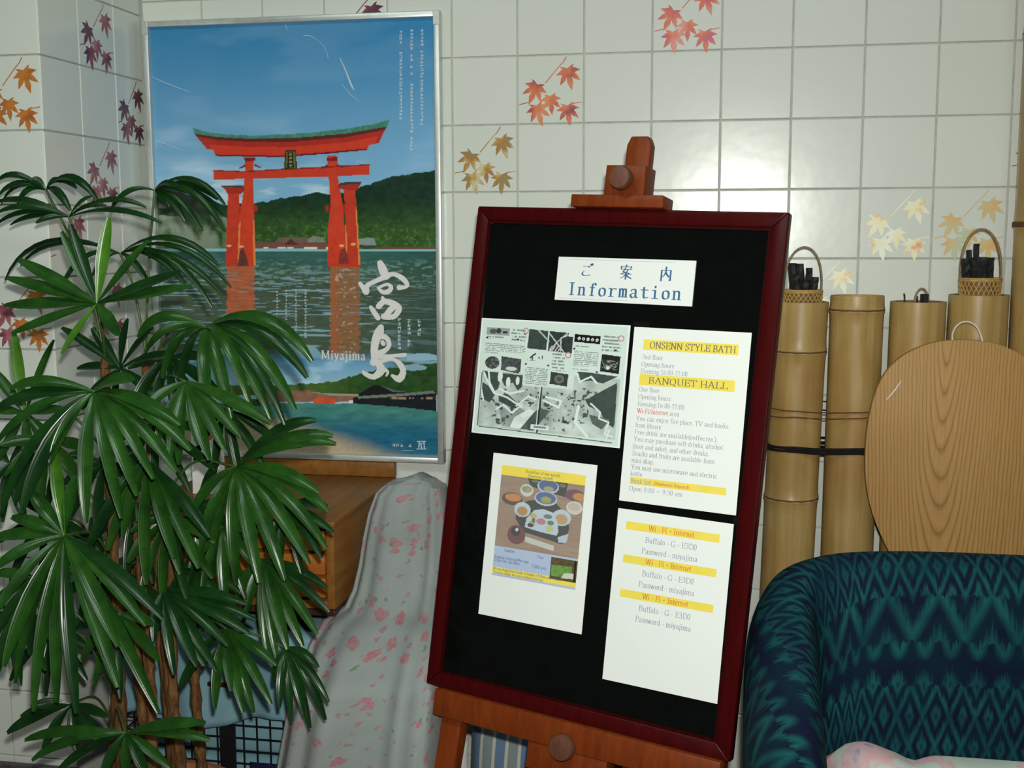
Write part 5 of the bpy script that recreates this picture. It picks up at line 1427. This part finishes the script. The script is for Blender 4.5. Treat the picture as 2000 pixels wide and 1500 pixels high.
for z in zs_: mb.tube([Vector((KX1 + 0.003, KY0, z)), Vector((KX1 + 0.003, KY1, z))], 0.0021, 5).tube([Vector((KX0 - 0.003, KY0, z)), Vector((KX0 - 0.003, KY1, z))], 0.0021, 5)
build(mb, 'side_grid', 'black_wire', crate, kind='stuff')
sx_ = W(444, 1440, KY0 - 0.01).x
build(MB().box((sx_ - 0.018, KY0 - 0.010, 0.02), (sx_ + 0.018, KY0 - 0.006, 0.43)), 'strap', 'black_wire', crate, bevel=0.001, label='wide black strap')
# blue cloth over the crate: top, front fall with a wavy hem, right fall
rows = []
def hem(x): 
    f = (x - KX0) / (KX1 - KX0)
    return 0.440 + 0.012 * f + 0.014 * math.sin(9 * f + 0.5) - (0.035 if f > 0.93 else 0)
nx_ = 44
xs2 = np.linspace(KX0 - 0.012, KX1 + 0.012, nx_)
path_t = [(-0.06, 0.6355), (-0.20, 0.6365), (-0.36, 0.6365), (KY0 - 0.004, 0.6345), (KY0 - 0.013, 0.625)] 
for y, z in path_t: rows.append([Vector((x, y, z)) for x in xs2])
for k in range(1, 15):
    f = k / 14; r_ = []
    for x in xs2:
        z1_ = hem(x); z = 0.617 + (z1_ - 0.617) * f
        fold = 0.010 * f * math.sin(34 * x + 1.0) + 0.006 * f * math.sin(71 * x) + 0.004 * math.sin(18 * z + 9 * x)
        r_.append(Vector((x, KY0 - 0.016 - 0.006 * f + fold * 0.8 - 0.006, z)))
    rows.append(r_)
cloth = build(MB().grid(rows), 'cloth', 'blue_cloth', origin=(-0.42, -0.25, 0.6355), smooth=80, recalc=False)
so = cloth.modifiers.new('solid', 'SOLIDIFY'); so.thickness = 0.0015; so.offset = 1
tag(cloth, 'plain light blue cloth draped over the wire crate', 'cloth')
p0 = W(406, 1336, KY0 - 0.042)
clip = build(MB().box((p0.x - 0.002, p0.y, p0.z - 0.005), (p0.x + 0.056, p0.y + 0.006, p0.z + 0.004)), 'leaf_piece', 'chest_dark', origin=p0, bevel=0.0015)  # brown strip on the cloth, taken for a piece of leaf
tag(clip, 'short dark brown piece of leaf on the front of the light blue cloth', 'clip')
# folded blue bedding kept inside the crate
mb = MB()
fold_things = (('blue_blanket', KX0 + 0.02, KX1 - 0.02, KY0 + 0.015, KY1 - 0.03, 0.004, 0.30, 'blue_cloth', 'folded light blue blanket inside the wire crate', 'blanket'),)
for nm, a, b, c, d_, z0_, z1_, mt, lb, ct in fold_things:
    tt_ = thing(nm, ((a + b) / 2, (c + d_) / 2, z0_), lb, ct)
    n_ = 5
    for k in range(n_):
        za = z0_ + (z1_ + 0.14 - z0_) * k / n_; zb = z0_ + (z1_ + 0.14 - z0_) * (k + 1) / n_ - 0.002
        build(MB().box((a + 0.004 * (k % 2), c + 0.004 * (k % 3), za), (b - 0.003 * (k % 2), d_, zb)), 'fold', mt, tt_, bevel=0.022, seg=4, smooth=60)
nv = pillow('navy_cushion', W(528, 1500, -0.468) + Vector((0.0, 0.0, -0.085)), (X_, Z_, -Y_), 0.045, 0.095, 0.018, 'navy_cloth', 'dark navy cushion corner low against the wire crate', 'cushion', 1, 0, 0)

# ------------------------------------------------------------------ rose-print cloth thrown over a high-backed seat
SEC = [(938, 790, 862, 0.030, -0.335), (943, 757, 868, 0.042, -0.335), (962, 738, 875, 0.050, -0.335), (1000, 724, 884, 0.056, -0.335), (1050, 713, 888, 0.058, -0.340), (1100, 705, 888, 0.058, -0.352), (1150, 693, 886, 0.058, -0.375), (1185, 677, 884, 0.058, -0.405), (1212, 636, 880, 0.056, -0.450), (1260, 607, 874, 0.056, -0.505), (1320, 588, 870, 0.066, -0.545), (1400, 563, 866, 0.074, -0.556), (1500, 546, 862, 0.078, -0.562)]
SS = []
for a, b in zip(SEC[:-1], SEC[1:]):
    for k in range(4):
        f = k / 4; SS.append(tuple(a[i] + (b[i] - a[i]) * f for i in range(5)))
SS.append(SEC[-1])
rows = []; uvl = []; n = 72; acc = 0; last = None
lastz = W(700, 1500, -0.36).z
levels = [(s_, None) for s_ in SS] + [(SEC[-1], lastz * (1 - k / 6)) for k in range(1, 7)]
for li, (s_, zz) in enumerate(levels):
    v_, ul_, ur_, dp, yc = s_
    L_ = W(ul_, v_, yc); R_ = W(ur_, v_, yc)
    z = zz if zz is not None else (L_.z + R_.z) / 2
    cxm = (L_.x + R_.x) / 2; hw = (R_.x - L_.x) / 2
    f = li / len(levels)
    r_ = []; per = 0
    for k in range(n):
        a = 2 * math.pi * k / n
        e = 0.62 + 0.25 * min(1, f * 1.6)
        ca, sa = math.cos(a), math.sin(a)
        xx_ = math.copysign(abs(ca) ** e, ca); yy_ = math.copysign(abs(sa) ** e, sa)
        amp = 0.004 + 0.014 * min(1.0, f * 1.3)
        w = amp * (0.7 * math.sin(5 * a + 1.1 + 1.3 * f) + 0.5 * math.sin(9 * a + 2.2 * f) + 0.35 * math.sin(14 * a))
        if sa < 0: yy_ = yy_ * (1 + 0.25 * f)
        # a deep crease that runs down the front, and the crumpled top edge
        crease = -0.016 * math.exp(-((xx_ - 0.28 + 0.25 * f) / 0.10) ** 2) if sa < 0 else 0
        dz = (0.012 * math.sin(3 * xx_ + 2.4) + 0.010 * math.exp(-((xx_ - 0.55) / 0.25) ** 2)) * max(0, 1 - li / 6)
        r_.append(Vector((cxm + hw * xx_, yc + (dp * yy_ + w * (1 if abs(ca) < 0.93 else 0.25) - crease), max(0.002, z + dz))))
        uvl.append((a / (2 * math.pi) * 2 * (0.10 + dp) * 2.2, z))
    rows.append(r_)
mb = MB().grid(rows, True)
top_c = sum(rows[0], Vector((0, 0, 0))) / n
mb.v.append(top_c + Vector((0, 0, 0.004))); uvl.append(uvl[0])
for k in range(n): mb.f.append((k, len(mb.v) - 1, (k + 1) % n)); mb.m.append(0)
drape = build(mb, 'cloth_cover', 'rose_cloth', origin=(top_c.x, top_c.y, 0.002), smooth=80, uvf=uvl)
tag(drape, 'pale cloth cover printed with pink roses draped between chest and easel', 'cloth')
# ------------------------------------------------------------------ potted lady palm
palm = thing('potted_palm', (-0.450, -0.665, 0), 'tall potted palm with drooping fan leaves in front of the poster', 'plant')
PC = Vector((-0.450, -0.665, 0))
build(MB().lathe([(0.0, 0.0), (0.115, 0.0), (0.120, 0.006), (0.158, 0.31), (0.172, 0.316), (0.176, 0.326), (0.176, 0.366), (0.170, 0.375), (0.156, 0.375), (0.150, 0.355), (0.148, 0.338)], PC, 48), 'pot', 'terracotta', palm, smooth=35)
build(MB().lathe([(0.0, 0.354), (0.07, 0.351), (0.1485, 0.340), (0.1485, 0.325), (0.0, 0.325)], PC, 32), 'soil', 'soil', palm, smooth=50)
rp = random.Random(21)
# canes: foot offset in the pot, top pixel and depth
CANES = [(-0.06, 0.01, 205, 700, -0.64), (-0.03, -0.06, 215, 905, -0.72), (0.0, 0.02, 255, 880, -0.66), (0.03, -0.05, 268, 1020, -0.73), (0.05, 0.02, 300, 960, -0.66), (0.075, -0.01, 335, 1080, -0.68), (0.095, 0.03, 372, 1190, -0.67), (-0.08, -0.03, 235, 1150, -0.73), (0.015, 0.07, 285, 690, -0.58), (-0.01, -0.02, 250, 1180, -0.71)]
for ox, oy, u, v, y in CANES:
    a = PC + Vector((ox, oy, 0.335)); b = W(u, v, y * 1.06)
    m = a.lerp(b, 0.5) + Vector((rp.uniform(-0.012, 0.012), rp.uniform(-0.01, 0.01), 0))
    path = catmull([a, a.lerp(m, 0.5), m, m.lerp(b, 0.55), b], 7)
    rr = [(0.0115 + 0.0022 * math.sin(i * 1.9 + ox * 90)) * (1 - 0.3 * i / len(path)) for i in range(len(path))]
    build(MB().tube(path, rr, 9), 'cane', 'palm_cane', palm, smooth=70)
def ribbon(p0, p1, width, arch, face, out, seg=10, fold=0.24, tipw=0.30):
    """one pleated leaflet from the hub p0 to the tip p1, arched by `arch`, seen from `face`"""
    d = p1 - p0; L = d.length
    c1 = p0 + d * 0.33 + out * (L * arch)
    c2 = p0 + d * 0.72 + out * (L * arch * 0.85)
    rows = []; uv = []
    def B(t): return p0 * (1 - t) ** 3 + c1 * (3 * t * (1 - t) ** 2) + c2 * (3 * t * t * (1 - t)) + p1 * t ** 3
    prof = lambda t: (0.15 + 0.85 * min(1, t / 0.46) ** 0.9) if t < 0.46 else (1 - (1 - tipw) * ((t - 0.46) / 0.54) ** 2.4)
    for i in range(seg + 1):
        t = i / seg; p = B(t); tg = (B(min(1, t + 0.02)) - B(max(0, t - 0.02))).normalized()
        s = tg.cross(face)
        if s.length < 0.15: s = tg.cross(Vector((0.3, 0.2, 0.9)))
        s.normalize(); nrm = s.cross(tg).normalized()
        w = width * 0.5 * prof(t)
        rows.append([p - s * w + nrm * (fold * w), p - s * w * 0.5 - nrm * (0.0 * w), p - nrm * (fold * 0.4 * w), p + s * w * 0.5, p + s * w + nrm * (fold * w)])
        uv += [(k / 4 * 0.9, t) for k in range(5)]
    return rows, uv
def frond(hub, y, root, tips, wpx=26, arch=0.14, dy=-0.05, mat='palm_leaf', up=0.6, side=0.0):
    """hub and tips are pixels; y the hub's depth; root = index of the cane that carries it"""
    y = y * 1.10
    h = W(hub[0], hub[1], y)
    ox, oy, cu, cv, cy = CANES[root]
    a = PC + Vector((ox, oy, 0.335)); b = W(cu, cv, cy * 1.06)
    f = max(0.25, min(1.0, (h.z - 0.10 - a.z) / max(0.05, b.z - a.z)))
    st = a.lerp(b, f)
    mid = st.lerp(h, 0.55) + Vector((0, 0, 0.03 + 0.12 * abs(h.x - st.x)))
    fr = build(MB().tube(catmull([st, st.lerp(mid, 0.5) + Vector((0, 0, 0.015)), mid, h], 5), 0.0026, 6), 'frond', 'palm_stalk', palm, smooth=60)
    k = (h - CAM).length / FPX                    # metres per pixel at the hub
    for i, tp in enumerate(tips):
        u, v = tp[0], tp[1]
        down = max(0.0, min(1.0, (v - hub[1]) / 160.0))
        yy = y + (tp[2] if len(tp) > 2 else dy * (0.35 + 0.9 * down) + rp.uniform(-0.02, 0.02) + side * (u - hub[0]) / 200.0)
        p1 = W(u, v, min(yy, -0.05))
        face = Vector((rp.uniform(-0.25, 0.25), -0.75, 0.62)).normalized()
        out = (Vector((0, 0, up)) + Vector((0, -0.35, 0)) + Vector(((u - hub[0]) / 700.0, 0, 0)))
        rows, uv = ribbon(h, p1, k * wpx * rp.uniform(0.85, 1.12), arch * rp.uniform(0.8, 1.25), face, out)
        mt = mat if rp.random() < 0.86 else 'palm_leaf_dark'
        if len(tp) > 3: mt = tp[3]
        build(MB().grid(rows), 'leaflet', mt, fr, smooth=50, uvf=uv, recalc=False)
Y1 = 'palm_leaf_young'
# the open star facing the viewer
frond((190, 592), -0.74, 0, [(213, 424, 0.02, Y1), (290, 470, 0.0), (352, 532, 0.0), (372, 560, 0.0), (120, 452, 0.03), (137, 438, 0.03, 'palm_leaf_dark'), (36, 507, 0.02), (14, 543, 0.01), (8, 597, 0.0), (22, 652, -0.02), (120, 692, -0.04, Y1), (232, 655, -0.05)], 25, 0.03, -0.04, up=0.3)
# upper left
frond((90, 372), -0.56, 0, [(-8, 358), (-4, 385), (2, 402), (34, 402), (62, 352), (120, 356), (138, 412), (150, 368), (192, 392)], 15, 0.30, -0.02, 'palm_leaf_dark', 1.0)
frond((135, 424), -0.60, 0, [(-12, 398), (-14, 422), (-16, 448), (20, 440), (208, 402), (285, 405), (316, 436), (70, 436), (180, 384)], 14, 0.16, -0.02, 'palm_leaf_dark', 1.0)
# right, above the gate's foot
frond((302, 372), -0.50, 8, [(425, 390), (443, 424), (440, 452), (396, 452), (362, 432), (352, 372), (216, 412), (330, 405), (440, 400)], 15, 0.26, -0.02, 'palm_leaf_dark', 1.0)
frond((235, 495), -0.55, 8, [(452, 562), (436, 578), (428, 520), (362, 555), (298, 568), (10, 548), (40, 520), (118, 570), (180, 540), (415, 600)], 14, 0.24, -0.02, 'palm_leaf_dark', 1.0)
# big drooping fan over the poster
frond((402, 640), -0.62, 8, [(610, 706), (600, 738), (577, 800), (556, 830), (530, 822), (492, 800), (452, 818), (408, 826), (352, 772), (318, 740), (284, 690), (270, 660)], 25, 0.30, -0.05, up=0.9)
frond((362, 745), -0.68, 8, [(350, 908), (410, 898), (470, 855), (530, 828), (300, 880), (282, 800), (330, 900), (388, 870), (440, 880)], 24, 0.10, -0.05)
# heavy fan at centre left
frond((184, 765), -0.79, 0, [(-8, 868), (4, 1002), (42, 1004), (98, 905), (-10, 800), (20, 760), (168, 1022), (238, 1012), (268, 968), (300, 935), (345, 922), (372, 880), (352, 830), (262, 742)], 27, 0.17, -0.07, up=0.75)
frond((50, 808), -0.70, 0, [(28, 650, 0.02, Y1), (106, 664, 0.02), (-14, 720), (-20, 800), (0, 900), (60, 930), (110, 880), (130, 800)], 22, 0.06, -0.04)
frond((18, 905), -0.66, 1, [(-22, 860), (-24, 960), (5, 1020), (50, 1020), (96, 990), (90, 930), (60, 860)], 22, 0.12, -0.04, 'palm_leaf_dark')
# large fan, lower left, nearest to the viewer
frond((126, 1046), -0.84, 1, [(110, 880, 0.03, Y1), (60, 960, 0.02), (22, 1010, 0.0), (-16, 1052), (-18, 1118), (-12, 1205), (8, 1302), (30, 1335), (66, 1390), (112, 1372), (150, 1394), (230, 1342), (232, 1262), (310, 1392), (286, 1222), (318, 1208), (150, 930, 0.02)], 28, 0.13, -0.07, up=0.6)
# centre
frond((288, 900), -0.74, 2, [(352, 1122), (286, 1142), (342, 1090), (388, 1110), (240, 1048), (212, 1076), (170, 1078), (410, 1050), (226, 962)], 25, 0.10, -0.05)
# right hand fan below the poster
frond((462, 912), -0.66, 4, [(618, 822), (650, 852), (656, 868), (590, 872), (622, 962), (638, 1072), (604, 1102), (556, 1134), (506, 1138), (462, 1144), (412, 1114), (392, 1080), (640, 1000), (372, 1010)], 26, 0.20, -0.06, up=0.8)
frond((512, 1092), -0.64, 5, [(562, 1268), (592, 1262), (642, 1196), (522, 1276), (462, 1166), (620, 1240), (480, 1200), (640, 1150), (540, 1285)], 24, 0.14, -0.05)
# low right fans
frond((318, 1152), -0.74, 5, [(500, 1212), (486, 1236), (480, 1180), (425, 1312), (385, 1302), (340, 1318), (300, 1252), (444, 1262), (400, 1300)], 22, 0.14, -0.05, 'palm_leaf_dark')
frond((442, 1228), -0.72, 6, [(420, 1384), (476, 1392), (496, 1392), (530, 1376), (540, 1300), (380, 1300), (350, 1345), (452, 1350)], 21, 0.16, -0.04)
frond((560, 1266), -0.70, 6, [(546, 1382), (570, 1408), (606, 1422), (636, 1406), (642, 1372), (622, 1304), (534, 1334), (594, 1396)], 18, 0.22, -0.03, 'palm_leaf_dark', 0.9)
frond((246, 1432), -0.84, 7, [(48, 1446), (62, 1486), (150, 1442), (200, 1520), (250, 1530), (332, 1500), (410, 1446), (402, 1412), (110, 1510), (296, 1530)], 20, 0.16, -0.03)
frond((140, 1376), -0.80, 7, [(14, 1432), (40, 1400), (84, 1470), (150, 1470), (190, 1440), (210, 1400), (60, 1380)], 20, 0.14, -0.03, 'palm_leaf_dark')
# fans deep inside the plant
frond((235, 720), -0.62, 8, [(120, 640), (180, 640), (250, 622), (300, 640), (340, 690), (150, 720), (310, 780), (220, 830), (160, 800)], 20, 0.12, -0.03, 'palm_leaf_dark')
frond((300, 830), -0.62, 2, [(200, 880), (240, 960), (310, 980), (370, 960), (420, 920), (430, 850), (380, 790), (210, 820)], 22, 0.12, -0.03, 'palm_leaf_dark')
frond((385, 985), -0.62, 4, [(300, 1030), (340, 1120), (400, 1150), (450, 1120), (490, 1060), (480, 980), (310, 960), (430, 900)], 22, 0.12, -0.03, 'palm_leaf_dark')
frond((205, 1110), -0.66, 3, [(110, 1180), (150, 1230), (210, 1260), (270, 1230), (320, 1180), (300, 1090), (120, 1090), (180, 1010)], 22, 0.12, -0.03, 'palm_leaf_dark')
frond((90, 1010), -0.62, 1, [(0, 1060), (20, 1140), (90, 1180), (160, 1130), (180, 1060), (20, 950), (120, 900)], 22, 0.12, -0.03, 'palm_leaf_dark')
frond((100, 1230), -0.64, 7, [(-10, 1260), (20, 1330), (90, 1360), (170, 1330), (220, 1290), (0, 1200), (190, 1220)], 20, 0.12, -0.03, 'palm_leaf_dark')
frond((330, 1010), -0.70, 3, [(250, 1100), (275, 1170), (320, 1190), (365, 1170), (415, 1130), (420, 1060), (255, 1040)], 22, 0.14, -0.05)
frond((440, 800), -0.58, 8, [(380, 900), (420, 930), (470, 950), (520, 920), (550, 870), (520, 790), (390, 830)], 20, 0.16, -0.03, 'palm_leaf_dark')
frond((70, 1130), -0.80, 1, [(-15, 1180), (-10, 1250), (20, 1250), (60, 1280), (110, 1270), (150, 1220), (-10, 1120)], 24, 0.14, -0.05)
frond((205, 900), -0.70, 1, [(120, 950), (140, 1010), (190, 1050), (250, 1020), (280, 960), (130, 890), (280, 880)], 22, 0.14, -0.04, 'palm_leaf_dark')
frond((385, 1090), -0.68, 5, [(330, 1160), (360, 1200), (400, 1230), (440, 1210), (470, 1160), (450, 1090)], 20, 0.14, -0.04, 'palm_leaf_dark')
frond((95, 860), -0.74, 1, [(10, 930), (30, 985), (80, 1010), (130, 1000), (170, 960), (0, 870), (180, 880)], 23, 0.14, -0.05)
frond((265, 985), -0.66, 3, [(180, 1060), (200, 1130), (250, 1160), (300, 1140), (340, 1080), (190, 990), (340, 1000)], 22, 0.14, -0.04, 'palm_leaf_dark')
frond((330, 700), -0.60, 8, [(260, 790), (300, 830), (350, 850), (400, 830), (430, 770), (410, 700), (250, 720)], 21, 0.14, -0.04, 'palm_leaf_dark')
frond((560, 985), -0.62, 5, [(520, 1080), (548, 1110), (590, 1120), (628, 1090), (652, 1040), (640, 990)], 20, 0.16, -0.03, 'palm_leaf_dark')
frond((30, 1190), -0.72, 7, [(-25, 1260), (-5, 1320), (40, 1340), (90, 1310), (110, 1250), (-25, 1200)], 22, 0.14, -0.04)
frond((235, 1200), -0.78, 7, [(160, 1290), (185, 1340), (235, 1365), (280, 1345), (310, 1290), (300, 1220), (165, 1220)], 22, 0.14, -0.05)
frond((435, 1030), -0.68, 4, [(370, 1110), (395, 1160), (440, 1185), (480, 1170), (510, 1120), (505, 1040), (380, 1040)], 22, 0.15, -0.04)
